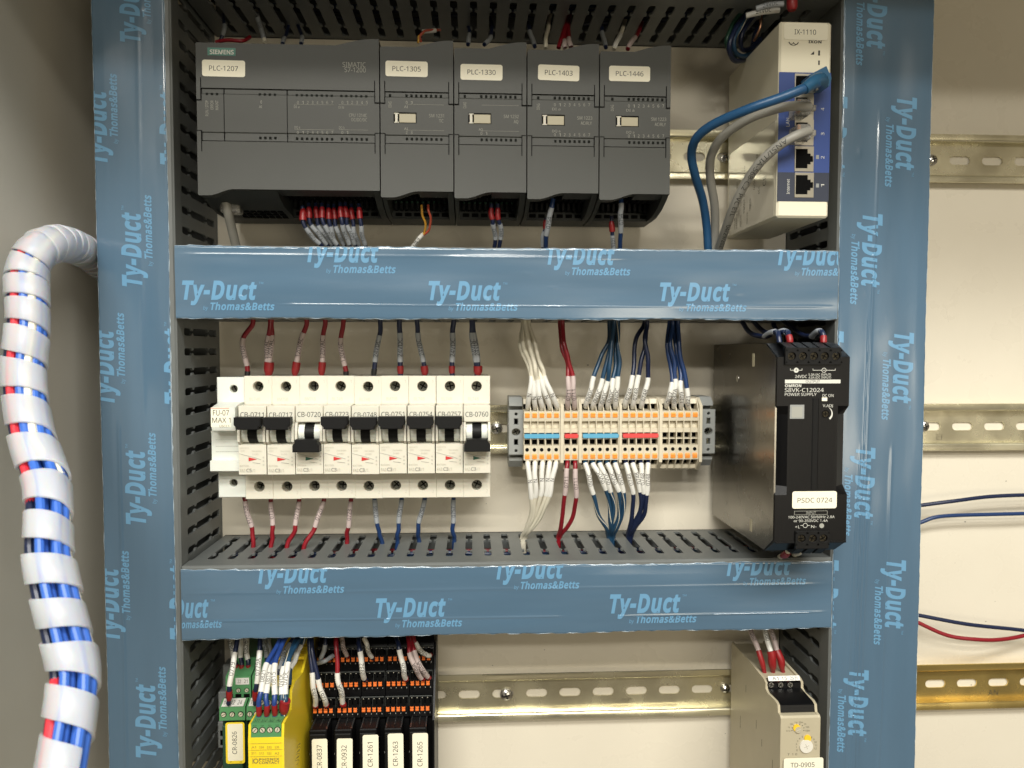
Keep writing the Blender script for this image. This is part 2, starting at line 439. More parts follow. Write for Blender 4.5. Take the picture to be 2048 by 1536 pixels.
def wire(label, pts, color, r=1.45, sl=None, text='', sleeve='sleeve_white', tip=None, tipy=None, stripe=False, group=None, cat='wire', tiplen=8, tr=None, name='wire', th=None, pts3=None, tx=.92):
    """pts: (px,py,d) from top to bottom of the picture; sl: (y0,y1) rows covered by the printed sleeve; tip: ferrule colour at tipy=(ya,yb)"""
    P = [P3(*p) for p in pts] if pts3 is None else [Vector(p) for p in pts3]
    path = smooth_path(P)
    ja, jb, jc = random.uniform(0, 6), random.uniform(0, 6), random.uniform(.15, .45)
    nP = len(path)-1; path = [p+Vector((jc*math.sin(i*.55+ja), 0, 0))*math.sin(math.pi*i/nP)+Vector((0, jc*math.sin(i*.4+jb), 0))*math.sin(math.pi*i/nP) for i, p in enumerate(path)]
    mb = MB(); mb.tube(path, r, color)
    if stripe:
        L = plen(path); n_ = int(L/1.5)+2; sp = sub_path(path, 0, L, n_); vs = []; fs = []; ph = random.random()*6
        for i, p in enumerate(sp):
            t = (sp[min(i+1, n_)]-sp[max(i-1, 0)]).normalized(); nn = Vector((0, -1, 0)); nn = (nn-t*nn.dot(t)).normalized(); bb = nn.cross(t)
            a = ph+i*1.5/14
            for da in (-.17, .17): vs.append(p+(nn*math.cos(a+da)+bb*math.sin(a+da))*(r+.04))
        for i in range(n_): fs.append((2*i, 2*i+2, 2*i+3, 2*i+1))
        mb.add(vs, fs, 'wire_white')
    o = build(mb, name, None, label, cat, group)
    if sl:
        s0, s1 = s_at_y(path, sl[0]), s_at_y(path, sl[1])
        if s1 < s0: s0, s1 = s1, s0
        sp = sub_path(path, s0, s1, 14); m2 = MB(); m2.tube(sp, r+.24, sleeve, 14)
        if text:
            rev = list(reversed(sp)) if sp[0].z > sp[-1].z else sp
            wrap_text(m2, text, rev, plen(rev)/2, r+.24, th or r*1.85, xs=tx)
        build(m2, 'marker_sleeve', o)
    if tip:
        s0, s1 = s_at_y(path, tipy[0]), s_at_y(path, tipy[1])
        if s1 < s0: s0, s1 = s1, s0
        sp = sub_path(path, s0, s1, 8); m2 = MB(); rr = tr or r+.45
        end_low = sp[-1].z < sp[0].z
        prof = [1, 1, 1, 1, 1, .98, .9, .78, .62]
        if tip_up(pts, tipy): prof = prof[::-1]
        m2.tube(sp, [rr*k for k in prof], tip)
        build(m2, 'ferrule', o)
    return o
def tip_up(pts, tipy):
    return abs(pts[0][1]-min(tipy)) < abs(pts[-1][1]-max(tipy))
# ------------------------------------------------------------------ setting: back plate and cabinet
mb = MB(); mb.box(-250, 620, -6, 0, -420, 420, 'white_paint')
for i in range(46):   # specks of dirt on the paint
    x, z = random.uniform(-170, 520), random.uniform(-300, 210); r = random.uniform(.25, .6)
    mb.prism([(x+r*math.cos(a)*random.uniform(.6, 1.6), z+r*math.sin(a)*.6) for a in [k*1.05 for k in range(6)]], 'd', 0, .05, 'ink')
for i in range(16):   # hairline scratches
    x, z, a_, l_ = random.uniform(-160, 420), random.uniform(-280, 200), random.uniform(-.5, .5)+(1.57 if i % 2 else 0), random.uniform(3, 14)
    c_, s_ = math.cos(a_), math.sin(a_); mb.prism([(x, z), (x+l_*c_, z+l_*s_), (x+l_*c_-.12*s_, z+l_*s_+.12*c_), (x-.12*s_, z+.12*c_)], 'd', 0, .04, 'ink_faint')
build(mb, 'back_wall', kind='structure', label='cream painted steel mounting plate behind all the devices')
mb = MB(); mb.box(-262, -252, -6, 330, -420, 420, 'wall_paint', .5); mb.box(-252, -240, -6, 12, -420, 420, 'wall_paint', .5)
build(mb, 'side_wall', kind='structure', label='grey painted side wall of the cabinet left of the ducts')
mb = MB(); mb.box(-262, 620, -6, 330, 286, 296, 'wall_paint', .5)
build(mb, 'cabinet_ceiling', kind='structure', label='grey painted top of the cabinet')

# ------------------------------------------------------------------ wiring ducts
def slot(u, v0, v1, w=2.5):
    """one breakaway slot (closed outline) centred on u from depth v0 to v1"""
    n1, n2 = v0+(v1-v0)*.27, v0+(v1-v0)*.76; k = 1.0
    R_ = [(w*.55, v0), (w*.95, v0+1.2), (w, v0+3), (w, n1-2.4), (k, n1-.8), (k, n1+.8), (w, n1+2.4), (w, n2-2.4), (k, n2-.8), (k, n2+.8), (w, n2+2.4), (w, v1-2), (w*.6, v1)]
    return [(u+a, b_) for a, b_ in R_]+[(u-a, b_) for a, b_ in reversed(R_)]
PITCH_S = 12.7
def wall_x(mb, x, z0, z1, ph, d1, th=1.6):
    hs = []; k = math.ceil((z0+5-ph)/PITCH_S)
    while ph+k*PITCH_S < z1-4: hs.append(slot(ph+k*PITCH_S, 6, 66)); k += 1
    mb.plate([(z0, 0), (z1, 0), (z1, d1), (z0, d1)], hs, lambda u, v, w: V(x+w, v, u), th, 'duct_grey', .18)
def wall_z(mb, z, x0, x1, ph, d1, th=1.6):
    hs = []; k = math.ceil((x0+5-ph)/PITCH_S)
    while ph+k*PITCH_S < x1-4: hs.append(slot(ph+k*PITCH_S, 6, 64)); k += 1
    mb.plate([(x0, 0), (x1, 0), (x1, d1), (x0, d1)], hs, lambda u, v, w: V(u, v, z+w), th, 'duct_grey', .18)

def film(name, x0, x1, z0, z1, d, along, ridges, logos, parent, m_, edges='tb', seed=0, rot=0):
    """thin protective film on the cover, slightly rippled, with the printed logos"""
    rnd = random.Random(seed); ph = [rnd.uniform(0, 6.28) for _ in range(10)]
    bub = [(rnd.uniform(x0, x1), rnd.uniform(z0, z1), rnd.uniform(.6, 1.6), rnd.uniform(.08, .22)) for _ in range(16)]
    def disp(x, z):
        u, v = (x, z) if along == 'x' else (z, x)
        v0 = z0 if along == 'x' else x0; v1 = z1 if along == 'x' else x1
        h = .22*math.sin(u/31+ph[0]+v/13)+.12*math.sin(u/13-v/8+ph[8])*math.sin(u/47+ph[9])+.05*math.sin(v/3.1+ph[1]+math.sin(u/60+ph[2])*1.5)+.03*math.sin(u/17+v/5+ph[3])
        for (c, slope, wd, amp, a0, a1) in ridges:
            cc = c+slope*u
            if a0 <= u <= a1:
                fade = min(1, (u-a0)/12, (a1-u)/12); h += amp*fade*math.exp(-((v-cc)/wd)**2)
        for (bx, bz, br, ba) in bub:
            q_ = (x-bx)**2+(z-bz)**2
            if q_ < 9*br*br: h += ba*math.exp(-q_/(br*br))
        return .42+(h+.1)*min(1, (v-v0)/7+.05, (v1-v)/7+.05)
    L = (x1-x0) if along == 'x' else (z1-z0); Wd = (z1-z0) if along == 'x' else (x1-x0)
    nu, nv = int(L/2.2), int(Wd/.55)
    mb = MB(); vs = []; fs = []
    for i in range(nu+1):
        for j in range(nv+1):
            u, v = i/nu, j/nv
            x, z = (x0+u*L, z0+v*Wd) if along == 'x' else (x0+v*Wd, z0+u*L)
            dd = disp(x, z)
            if j in (0, nv):
                e = .25*math.sin(u*L/2.3+ph[4])+.25*math.sin(u*L/.9+ph[5])*rnd.random()+.35*math.sin(u*L/19+ph[6])
                if along == 'x': z += e*.9*(1 if j else -1)
                else: x += e*.35*(1 if j else -1)
                dd = .05
            vs.append(V(x, d+dd, z))
    for i in range(nu):
        for j in range(nv): fs.append((i*(nv+1)+j, (i+1)*(nv+1)+j, (i+1)*(nv+1)+j+1, i*(nv+1)+j+1))
    mb.add(vs, fs, m_)
    # turned-over pale cut edge
    for j, sg in ((0, -1), (nv, 1)):
        pth = []
        for i in range(nu+1):
            p = Vector(vs[i*(nv+1)+j]); p.y += .15; pth.append(p)
        if rnd.random() < 2: mb.tube(pth, [.10+.22*abs(math.sin(i*.37+ph[7]))*rnd.random() for i in range(nu+1)], 'film_edge', 5, False)
    rect = (x0+.3, x1-.3, z0+.3, z1-.3)
    for (px, py, px2, cap, dx) in logos:
        D_ = d+.13
        kw = dict(rect=rect, disp=disp)
        if rot == 0:
            xa, za = at(px, py, d); w = X(px2, py, d)-xa; h = abs(Z(px, py+cap, d)-za)
            mb.text('Ty-Duct', xa, za, w, h, D_, 'film_print', bold=.38, shear=.22, **kw)
            mb.text('TM', xa+w+1.2, za+h*.82, 2.6, 1.3, D_, 'film_print', **kw)
            mb.text('Thomas&Betts', xa+w*.375, za-h*.62, w*.86, h*.40, D_, 'film_print', bold=.26, shear=.24, **kw)
            mb.text('by', xa+w*.275, za-h*.62, w*.07, h*.2, D_, 'film_print', shear=.24, **kw)
        else:
            # px = baseline x, py = start y, px2 = end y, cap = cap height in px
            xa, za = at(px, py, d); w = abs(Z(px, px2, d)-za); h = X(px+cap, py, d)-xa
            s_ = 1 if rot == 90 else -1   # 90 reads upward, tops left
            def q(a, b_): return (xa-s_*b_, za+s_*a)
            def tt(st, a, b_, w_, h_, **k2):
                x_, z_ = q(a, b_); mb.text(st, x_, z_, w_, h_, D_, 'film_print', rot=rot, **k2, **kw)
            tt('Ty-Duct', 0, 0, w, h, bold=.38, shear=.22)
            tt('TM', w+1.2, h*.82, 2.6, 1.3)
            tt('Thomas&Betts', w*.375, -h*.62, w*.86, h*.40, bold=.26, shear=.24)
            tt('by', w*.275, -h*.62, w*.07, h*.2, shear=.24)
    build(mb, name, parent, sharp=60)

# vertical duct, left
DV = 82
t = thing('wiring_duct', 'grey slotted vertical wiring duct under blue printed film, left of the controllers', 'wiring duct', (-202, 0, -300), 'vertical wiring ducts')
mb = MB(); mb.box(-224.2, -180.2, .2, 2, -300, 240, 'duct_grey'); wall_x(mb, -181.2, -300, 240, Z(400, 703.5, 35), 78)
mb.box(-224.2, -222.6, 2, 78, -300, 240, 'duct_grey'); build(mb, 'channel', t)
mb = MB(); mb.box(-224.6, -179.6, 80, 82, -300, 240, 'duct_grey', .7); mb.box(-180.2, -179.0, 70.5, 81.2, -300, 240, 'duct_grey', .4); mb.box(-225.2, -224.3, 70.5, 81.2, -300, 240, 'duct_grey', .3); cov = build(mb, 'cover', t)
LV = [(279, 85, -50, 36), (283, 573, 425, 38), (291, 1048, 900, 38), (311, 1513, 1367, 38),
      (359, 330, 185, 38), (368, 808, 657, 38), (379, 1278, 1130, 38), (214, 328, 182, 36), (228, 808, 660, 36), (238, 1280, 1135, 38)]
# logo baselines: letters' tops face left, so the baseline is the right-hand edge
film('protective_film', -224.6, -182.6, -300, 240, DV, 'z', [(-214, 0, .8, .35, -300, -40), (-199, .004, 1.2, .1, -120, 200)],
     [(px, y0, y1, 38, 0) for px, y0, y1, c in LV], cov, 'film_blue_along', rot=90, seed=3)
# vertical duct, right
t = thing('wiring_duct', 'grey slotted vertical wiring duct under creased blue film, right of the power supply', 'wiring duct', (260, 0, -300), 'vertical wiring ducts')
mb = MB(); mb.box(231.4, 288.6, .2, 2, -300, 260, 'duct_grey'); wall_x(mb, 232.2, -300, 260, Z(1655, 231, 45), 78)
mb.box(287, 288.6, 2, 78, -300, 260, 'duct_grey'); build(mb, 'channel', t)
mb = MB(); mb.box(231, 289, 80, 82, -300, 260, 'duct_grey', .7); mb.box(230.4, 231.6, 68.5, 81.2, -300, 260, 'duct_grey', .4); mb.box(288.2, 289.4, 70, 81.2, -300, 260, 'duct_grey', .3); cov = build(mb, 'cover', t)
RV = [(1738, -50, 98), (1796, 195, 341), (1727, 428, 575), (1790, 665, 807), (1713, 895, 1038), (1774, 1120, 1257), (1700, 1340, 1472),
      (1657, 193, 341), (1650, 662, 806), (1640, 1120, 1256)]
film('protective_film', 231.8, 289.2, -300, 260, DV, 'z', [(253, .018, .7, .55, -300, 150), (251.2, .018, .5, .5, -300, 30), (270, .02, .9, .35, -290, -60), (249.5, .03, .5, .4, -280, -60), (256, .02, .6, .45, -270, -80)],
     [(px, y0, y1, 37, 0) for px, y0, y1 in RV], cov, 'film_blue_along', rot=-90, seed=5)
# horizontal ducts
def hduct(label, z0, z1, ph_t, ph_b, logos, ridges, seed, x0=-178.4, x1=230.2, filmz=None, withfilm=True):
    t = thing('wiring_duct', label, 'wiring duct', ((x0+x1)/2, 0, z0), 'horizontal wiring ducts')
    mb = MB(); mb.box(x0, x1, .2, 2, z0+.4, z1-.4, 'duct_grey')
    wall_z(mb, z1-1.2, x0, x1, ph_t, 79); wall_z(mb, z0+1.2, x0, x1, ph_b, 79); build(mb, 'channel', t)
    mb = MB(); mb.box(x0-.2, x1+.4, 81, 83, z0, z1, 'duct_grey', .7)
    mb.box(x0-.2, x1+.4, 69, 82.2, z1-.5, z1+.5, 'duct_grey', .3); mb.box(x0-.2, x1+.4, 69, 82.2, z0-.5, z0+.5, 'duct_grey', .3); cov = build(mb, 'cover', t)
    if withfilm: film('protective_film', x0-.3, x1+.4, z0-.3 if filmz is None else filmz[0], z1 if filmz is None else filmz[1], 83, 'x', ridges, logos, cov, 'film_blue_across', seed=seed)
    return t
hduct('upper horizontal wiring duct in blue film, between the grey controllers and the breakers', 19.4, 62.3, X(1022, 40, 30), X(1022, 40, 30),
      [(365, 597, 515, -36, 0), (857, 598, 1002, -36, 0), (1319, 600, 1460, -35, 0), (612, 522, 758, -37, 0), (1092, 527, 1229, -36, 0), (1552, 528, 1686, -36, 0)],
      [(27, -.003, .35, .22, -120, 60), (26.6, .004, .35, .26, 40, 228), (57, -.002, .8, .15, -178, 100)], 11)
hduct('lower horizontal wiring duct in blue film, its slotted top in view below the breakers', -178.3, -133.6, X(418, 1126, 66), X(418, 1126, 66),
      [(305, 1234, 418, -36, 0), (752, 1232, 892, -36, 0), (1219, 1224, 1360, -36, 0), (514, 1164, 656, -37, 0), (990, 1156, 1127, -36, 0), (1450, 1149, 1581, -34, 0)],
      [(-168, -.004, .4, .35, -178, 60), (-169, .004, .35, .5, 90, 228), (-150, 0, .8, .14, -178, 228)], 12, filmz=(-178.8, -135.4))
hduct('top horizontal wiring duct seen from below above the controllers', 218.7, 258, X(1022, 40, 30), X(1022, 40, 30), [], [], 13, withfilm=True)

# ------------------------------------------------------------------ mounting rails
def stadium(cx, cz, L, h):
    r = h/2; pts = []
    for k in range(9): a = math.radians(-90+k*22.5); pts.append((cx+L/2-r+r*math.cos(a), cz+r*math.sin(a)))
    for k in range(9): a = math.radians(90+k*22.5); pts.append((cx-L/2+r+r*math.cos(a), cz+r*math.sin(a)))
    return pts
def rail(label, zc, x0, x1, ph, m_='zinc', tag='', tagx=0):
    t = thing('mounting_rail', label, 'mounting rail', ((x0+x1)/2, 0, zc-17.5), 'mounting rails')
    hs = []; k = math.ceil((x0+10-ph)/25)
    while ph+k*25 < x1-10: hs.append(stadium(ph+k*25, zc, 16, 6.3)); k += 1
    mb = MB(); mb.plate([(x0, zc-12.2), (x1, zc-12.2), (x1, zc+12.2), (x0, zc+12.2)], hs, lambda u, v, w: V(u, 1.0+w, v), 1.0, m_, .12)
    for s_ in (1, -1):   # rounded side flanges of the hat profile
        pr = [(.5, 12.0), (.6, 13.0), (5.6, 13.0), (6.6, 13.4), (6.9, 14.2), (6.9, 17.3), (7.3, 17.6), (7.8, 17.3), (7.9, 13.6), (7.4, 12.4), (6.4, 12.0), (1.6, 12.0)]
        mb.prism([(a, zc+s_*b_) for a, b_ in pr], 'x', x0, x1, m_)
    if tag: mb.text(tag, tagx, zc-10.2, None, 4.4, 1.62, 'zinc_edge')
    build(mb, 'rail_profile', t, sharp=50)
    return t
rail('top zinc mounting rail behind the controllers and the white router', 140.6, -160, 480, X(1388, 315, 1))
rail('middle zinc mounting rail behind the breakers and the terminal blocks', -57.3, -170, 480, X(1924, 852, 1), tag='EI', tagx=X(1872, 885, 1))
rail('bottom zinc mounting rail between the black relays and the beige timer', -255, -170, 215, X(1073, 1389, 1), tag='DC', tagx=X(1243, 1408, 1))
rail('short golden zinc mounting rail at the lower right, beyond the right duct', -255, 289.6, 480, X(1870, 1370, 1), m_='gold_zinc', tag='AN', tagx=X(1975, 1390, 1))
def railscrew(px, py, label, r=4.2, kind='cross'):
    x, z = at(px, py, 4); t = thing('rail_screw', label, 'screw', (x, 1, z), 'rail screws')
    mb = MB(); mb.cyl((x, z), 'd', r*1.15, 1.55, 2.5, 'steel', 24, r*1.1); build(mb, 'washer', t)
    mb = MB(); mb.cyl((x, z), 'd', r*.92, 2.5, 4.2, 'steel', 24, r*.85); mb.cyl((x, z), 'd', r*.85, 4.2, 5.2, 'steel', 24, r*.4)
    for a in (0.3, 0.3+math.pi/2):
        c_, s_ = math.cos(a), math.sin(a); q = [(-r*.6, -r*.1), (r*.6, -r*.1), (r*.6, r*.1), (-r*.6, r*.1)]
        mb.prism([(x+p*c_-w*s_, z+p*s_+w*c_) for p, w in q], 'd', 4.9+a*.003, 5.3+a*.003, 'matt_black')
    build(mb, 'screw_head', t)
railscrew(1013, 1391, 'round screw in the bottom rail, right of the black relays')
railscrew(1452, 1379, 'screw in the bottom rail, against the beige timer', 3.2)
railscrew(993, 857, 'screw in the middle rail, between the breakers and the terminal blocks', 4.0)
railscrew(1850, 853, 'screw in the middle rail, beside the right blue duct', 3.8)
railscrew(1866, 319, 'screw in the top rail, right of the right blue duct', 3.8)
railscrew(1453, 315, 'screw in the top rail, left of the white router', 3.2)
# ------------------------------------------------------------------ controllers (top row)
def plc(x0, x1, label, name, sticker, tag, texts, cpu=False, green=False):
    t = thing(name, label, 'controller', ((x0+x1)/2, 8, 88), 'controllers in the top row')
    g = .35; a, b_ = x0+g, x1-g; w = b_-a
    F = 79
    zt, z1_, z2_ = 184.3, 157.2, 126.2
    # housing with an open connector bay underneath
    mb = MB()
    mb.prism([(8, 88.2), (8, 188), (58, 188), (72, 182), (72, 104), (30, 104), (30, 88.2)], 'x', a, b_, 'plc_grey')
    side = [(30, 88), (33, 88), (45, 88.3), (60, 91), (72, 95), (F-2, 97.5), (F-2, 104), (30, 104)]
    if cpu:
        c0 = X(560, 400, 70)
        for (u, v) in ((a, a+2), (b_-4, b_)): mb.prism(side, 'x', u, v, 'plc_grey')
        mb.prism([(30, 88), (60, 90.7), (72, 94.5), (F-2, 97.2), (F-2, 104), (30, 104)], 'x', a+2, c0, 'plc_dark')
        for r_ in range(3):
            for k in range(14):
                xx = a+14+k*4.3; dd = 32+r_*6.5; z_ = 88+ (dd-30)*.09
                if xx < c0-3: mb.box(xx, xx+3.1, dd, dd+4.4, z_-.45, z_+1, 'hole_black')
        mb.box(c0, b_-4, 30, 34, 88.1, 104, 'plc_dark')
    else:
        c0 = a+2.5
        for (u, v) in ((a, a+2.5), (b_-3.6, b_)): mb.prism(side, 'x', u, v, 'plc_grey')
        mb.box(c0, b_-3.6, 30, 33, 88.1, 104, 'plc_dark')
    build(mb, 'housing', t)
    mb = MB(); ce = b_-(4 if cpu else 3.6)
    mb.box(c0+.2, ce-.2, 34, 70, 99.5, 103.8, 'matt_black', .4)
    nt_ = int((ce-c0-2)/3.6)
    for k in range(nt_):
        xx = c0+1.5+k*3.6
        mb.box(xx, xx+2.7, 48, 60, 97.2, 99.5, 'hole_black', .3)
        mb.box(xx+.3, xx+2.4, 35, 41, 93.2, 99, 'matt_black', .3)
        if green: mb.cyl((xx+1.3, 42), 'z', .9, 97.2, 99.4, 'relay_green', 8)
        elif not cpu and k % 2 == 0: mb.box(xx+.9, xx+1.2, 56, 60, 98.6, 99.2, 'steel')
    mb.box(c0, ce, 33, 35, 89, 92.5, 'plc_dark')
    for k in range(int((ce-c0-2)/6)):
        xx = c0+2+k*6.2; mb.box(xx, xx+4.6, 32, 33.2, 0, .1, 'hole_black') if False else mb.box(xx, xx+4.4, 34.9, 35.2, 89.6, 92, 'hole_black')
    build(mb, 'connector', t)
    # middle band of the face
    mb = MB()
    mb.prism([(71, z2_), (F-.6, z2_+.3), (F-.9, z2_+4.8), (F-.3, z2_+5.4), (F-.3, z1_-3.2), (F-.9, z1_-2.6), (F-.9, z1_), (71, z1_)], 'x', a, b_, 'plc_grey')
    def leds(px0, n_, py, step=9.75, dep=F-.9):
        x_, z_ = at(px0, py, dep)
        for k in range(n_): mb.box(x_+k*3.0-.65, x_+k*3.0+.65, F-1.6, F-.12, z_-.65, z_+.65, 'plc_led')
    if cpu:
        leds(414.5, 3, 188.5); leds(520, 4, 189.5); leds(594, 8, 191); leds(683, 6, 192.5)
        leds(521, 4, 276); leds(594.5, 8, 277.5); leds(684, 6, 278.2)
        for px in (448, 574.3):
            xx = X(px, 230, F); mb.box(xx-.2, xx+.2, F-2, F-.2, z2_, z1_, 'hole_black')
        D_ = F-.2
        for px, s_ in ((596, '01234567'), (685, '012345')):
            for k, c_ in enumerate(s_): mb.T(c_, px+k*9.8-2, px+k*9.8+1.5, 202, 208, D_, 'plc_print')
        for px, s_ in ((596, '01234567'), (685, '01')):
            for k, c_ in enumerate(s_): mb.T(c_, px+k*9.8-2, px+k*9.8+1.5, 262, 268, D_, 'plc_print')
        for px, y_, s_ in ((588, 211, 'DI a'), (677, 212, 'DI b'), (589, 252, 'DQ a'), (678, 252.5, 'DQ b')): mb.T(s_, px, px+11, y_, y_+5, D_, 'plc_print')
        for (p0, p1, y_) in ((588, 668, 209), (677, 735, 209.5), (589, 668, 259), (678, 736, 259.5)):
            mb.pbox(p0, p1, y_, y_+.5, D_-.1, D_+.02, 'plc_print')
        mb.T('CPU 1214C', 698, 734, 227, 233.5, D_, 'plc_print'); mb.T('DC/DC/DC', 703, 734, 236, 242.5, D_, 'plc_print')
        mb.TU('RUN / STOP', 411, 417, 232, 201, D_, 'plc_print'); mb.TU('ERROR', 421, 427, 219, 201, D_, 'plc_print'); mb.TU('MAINT', 431, 437, 220, 201, D_, 'plc_print')
        mb.T('0', 521, 524, 201, 207, D_, 'plc_print'); mb.T('AI', 518, 524, 211, 216, D_, 'plc_print')
    else:
        k0 = tag['x']; yo = tag['y']
        def pp(px): return px+k0
        leds(pp(780), 1, 191+yo); leds(pp(813), 8, 191.5+yo); leds(pp(814), 8, 278+yo)
        D_ = F-.2
        mb.TU(tag['diag'], pp(777), pp(783), 215+yo, 203+yo, D_, 'plc_print')
        mb.T('SM '+tag['num'], pp(858), pp(888), 228+yo, 234.5+yo, D_, 'plc_print'); 
        w_ = 9 if len(tag['typ']) == 2 else 22
        mb.T(tag['typ'], pp(887-w_), pp(887), 238.5+yo, 245+yo, D_, 'plc_print')
        for k, c_ in enumerate(tag['top']): mb.T(c_, pp(811.5+k*9.8), pp(815+k*9.8), 202+yo, 208+yo, D_, 'plc_print')
        for k, c_ in enumerate(tag['bot']): mb.T(c_, pp(811.5+k*9.8), pp(815+k*9.8), 262+yo, 268+yo, D_, 'plc_print')
        mb.T(tag['ta'], pp(808), pp(808)+4*len(tag['ta']), 211+yo, 216+yo, D_, 'plc_print'); mb.T(tag['ba'], pp(808), pp(808)+4*len(tag['ba']), 255+yo, 260+yo, D_, 'plc_print')
        if len(tag['top']) < 5: mb.pbox(pp(814), pp(888), 209+yo, 209.5+yo, D_-.1, D_+.02, 'plc_print')
        if len(tag['bot']) < 5: mb.pbox(pp(814), pp(888), 260.5+yo, 261+yo, D_-.1, D_+.02, 'plc_print')
        # window of the bus slide
        mb.pbox(pp(787), pp(833), 224.5+yo, 246+yo, F-1.2, F-.22, 'hole_black', dm=F)
    build(mb, 'front_panel', t)
    if not cpu:
        m2 = MB(); m2.pbox(pp(798), pp(832), 227+yo, 245.5+yo, F-1.2, F-.1, 'cream_old', .25, dm=F)
        m2.pbox(pp(790), pp(795.5), 226+yo, 245.3+yo, F-1.2, F+.15, 'cream', .15, dm=F)
        m2.pbox(pp(788), pp(798), 225.6+yo, 227.8+yo, F-1.2, F+.2, 'cream', .12, dm=F); m2.pbox(pp(788), pp(798), 243.4+yo, 245.6+yo, F-1.2, F+.2, 'cream', .12, dm=F)
        build(m2, 'bus_slide', t)
    # upper flap with its raised hump
    def hump(u0, u1, zlo, zhi, n_=12): return [(u0+(u1-u0)*k/n_, zlo+(zhi-zlo)*(math.sin(math.pi/2*k/n_)**1.15 if zhi > zlo else 1-math.cos(math.pi/2*k/n_))) for k in range(n_+1)]
    h0, h1 = (.76, .97) if cpu else (.48, .93)
    mb = MB()
    poly = [(a+2.6, z1_+.35), (b_-2.6, z1_+.35), (b_-2.6, z1_-6.5), (b_, z1_-6.5), (b_, zt+4.2)]+[(p, q) for p, q in reversed(hump(a+w*h0, a+w*h1, zt, zt+4.2))]+[(a+.8, zt), (a, zt-.8), (a, z1_-6.5), (a+2.6, z1_-6.5)]
    mb.prism(poly, 'd', 60, F+.25, 'plc_grey')
    for u in (a+2.7, b_-2.7): mb.box(u-.28, u+.28, F-1, F+.3, z1_+.35, z1_+6.5, 'hole_black')
    for u0, u1 in ((a+.1, a+2.9), (b_-2.9, b_-.1)): mb.box(u0, u1, F-.5, F+.28, z1_-7.0, z1_-6.5, 'hole_black')
    for u in (a+2.65, b_-2.65): mb.box(u-.22, u+.22, F-.5, F+.29, z1_-6.8, z1_+.4, 'hole_black')
    if cpu:
        mb.T('SIMATIC', 685, 731.5, 124, 133.5, F+.3, 'plc_print'); mb.T('S7-1200', 689, 731.5, 134.5, 144, F+.3, 'plc_print')
    build(mb, 'upper_flap', t, sharp=50)
    # lower flap
    mb = MB(); zb = 97.3; zl = 93.4
    l0, l1 = (.05, .20) if cpu else (.14, .52)
    curve = [(a+w*(l0+(l1-l0)*k/10), zl+(zb-zl)*(.5-.5*math.cos(math.pi*k/10))) for k in range(11)]
    poly = [(a+2.6, z2_-.35), (a+2.6, z2_+5.6), (a, z2_+5.6), (a, zl+.6), (a+.6, zl)]+curve+[(b_, zb), (b_, z2_+5.6), (b_-2.6, z2_+5.6), (b_-2.6, z2_-.35)]
    mb.prism(poly, 'd', 71, F+.25, 'plc_grey')
    mb.prism([(66, zb-1.2), (F+.2, zb+.02), (F+.2, zb+1), (66, zb+1)], 'x', a+w*l1, b_-.01, 'plc_dark')
    for u in (a+2.7, b_-2.7): mb.box(u-.28, u+.28, F-1, F+.3, z2_-6.5, z2_-.35, 'hole_black')
    for u0, u1 in ((a+.1, a+2.9), (b_-2.9, b_-.1)): mb.box(u0, u1, F-.5, F+.28, z2_+5.6, z2_+6.1, 'hole_black')
    for u in (a+2.65, b_-2.65): mb.box(u-.22, u+.22, F-.5, F+.29, z2_-.4, z2_+6.0, 'hole_black')
    build(mb, 'lower_flap', t, sharp=50)
    # stickers
    st, p0, p1, y0, y1 = sticker
    mb = MB(); D_ = F+.3; tl = random.uniform(-.02, .004)
    x_0, x_1, z_0, z_1 = X(p0, y1, D_), X(p1, y1, D_), Z(p0, y1, D_), Z(p0, y0, D_)
    mb.sheet(x_0, x_1, z_0, z_1, D_, 1.4, 'sticker', tilt=tl)
    mb.text(st, (x_0+x_1)/2, (z_0+z_1)/2-1.45, (x_1-x_0)*.67, 2.9, D_+.2, 'ink', align='c', tilt=tl)
    build(mb, 'name_label', t)
    if cpu:
        mb = MB(); mb.pbox(415, 471, 95.5, 111, D_-.1, D_+.15, 'badge_green'); mb.T('SIEMENS', 419.5, 467.5, 99, 107.6, D_+.2, 'white_ink', bold=.2); build(mb, 'brand_badge', t)
    return t
PX0 = -166.07
E8 = '01234567'
plc(PX0, PX0+110, 'wide grey controller at the left of the top row, sticker PLC-1207', 'controller', ('PLC-1207', 404.5, 490.5, 119.5, 152.5), None, None, cpu=True)
tags = [dict(num='1231', typ='TC', top='01', bot='23', ta='AI', ba='AI', diag='DIAG', x=0, y=0),
        dict(num='1232', typ='AQ', top='', bot='01', ta='', ba='AQ', diag='DIAG', x=149.5, y=1.5),
        dict(num='1223', typ='AC/RLY', top=E8, bot=E8, ta='DI a', ba='DQ a', diag='DIAG', x=296.5, y=4.5),
        dict(num='1223', typ='AC/RLY', top=E8, bot=E8, ta='DI a', ba='DQ a', diag='DIAG', x=444.5, y=7)]
stk = [('PLC-1305', 771, 855.5, 121.5, 152.5), ('PLC-1330', 921, 1005, 128, 159.5), ('PLC-1403', 1076, 1158.5, 129.5, 160.5), ('PLC-1446', 1218, 1300, 131.5, 162)]
for i in range(4):
    plc(PX0+110+45*i, PX0+155+45*i, 'narrow grey expansion module with the sticker '+stk[i][0], 'expansion_module', stk[i], tags[i], None, green=i < 2)

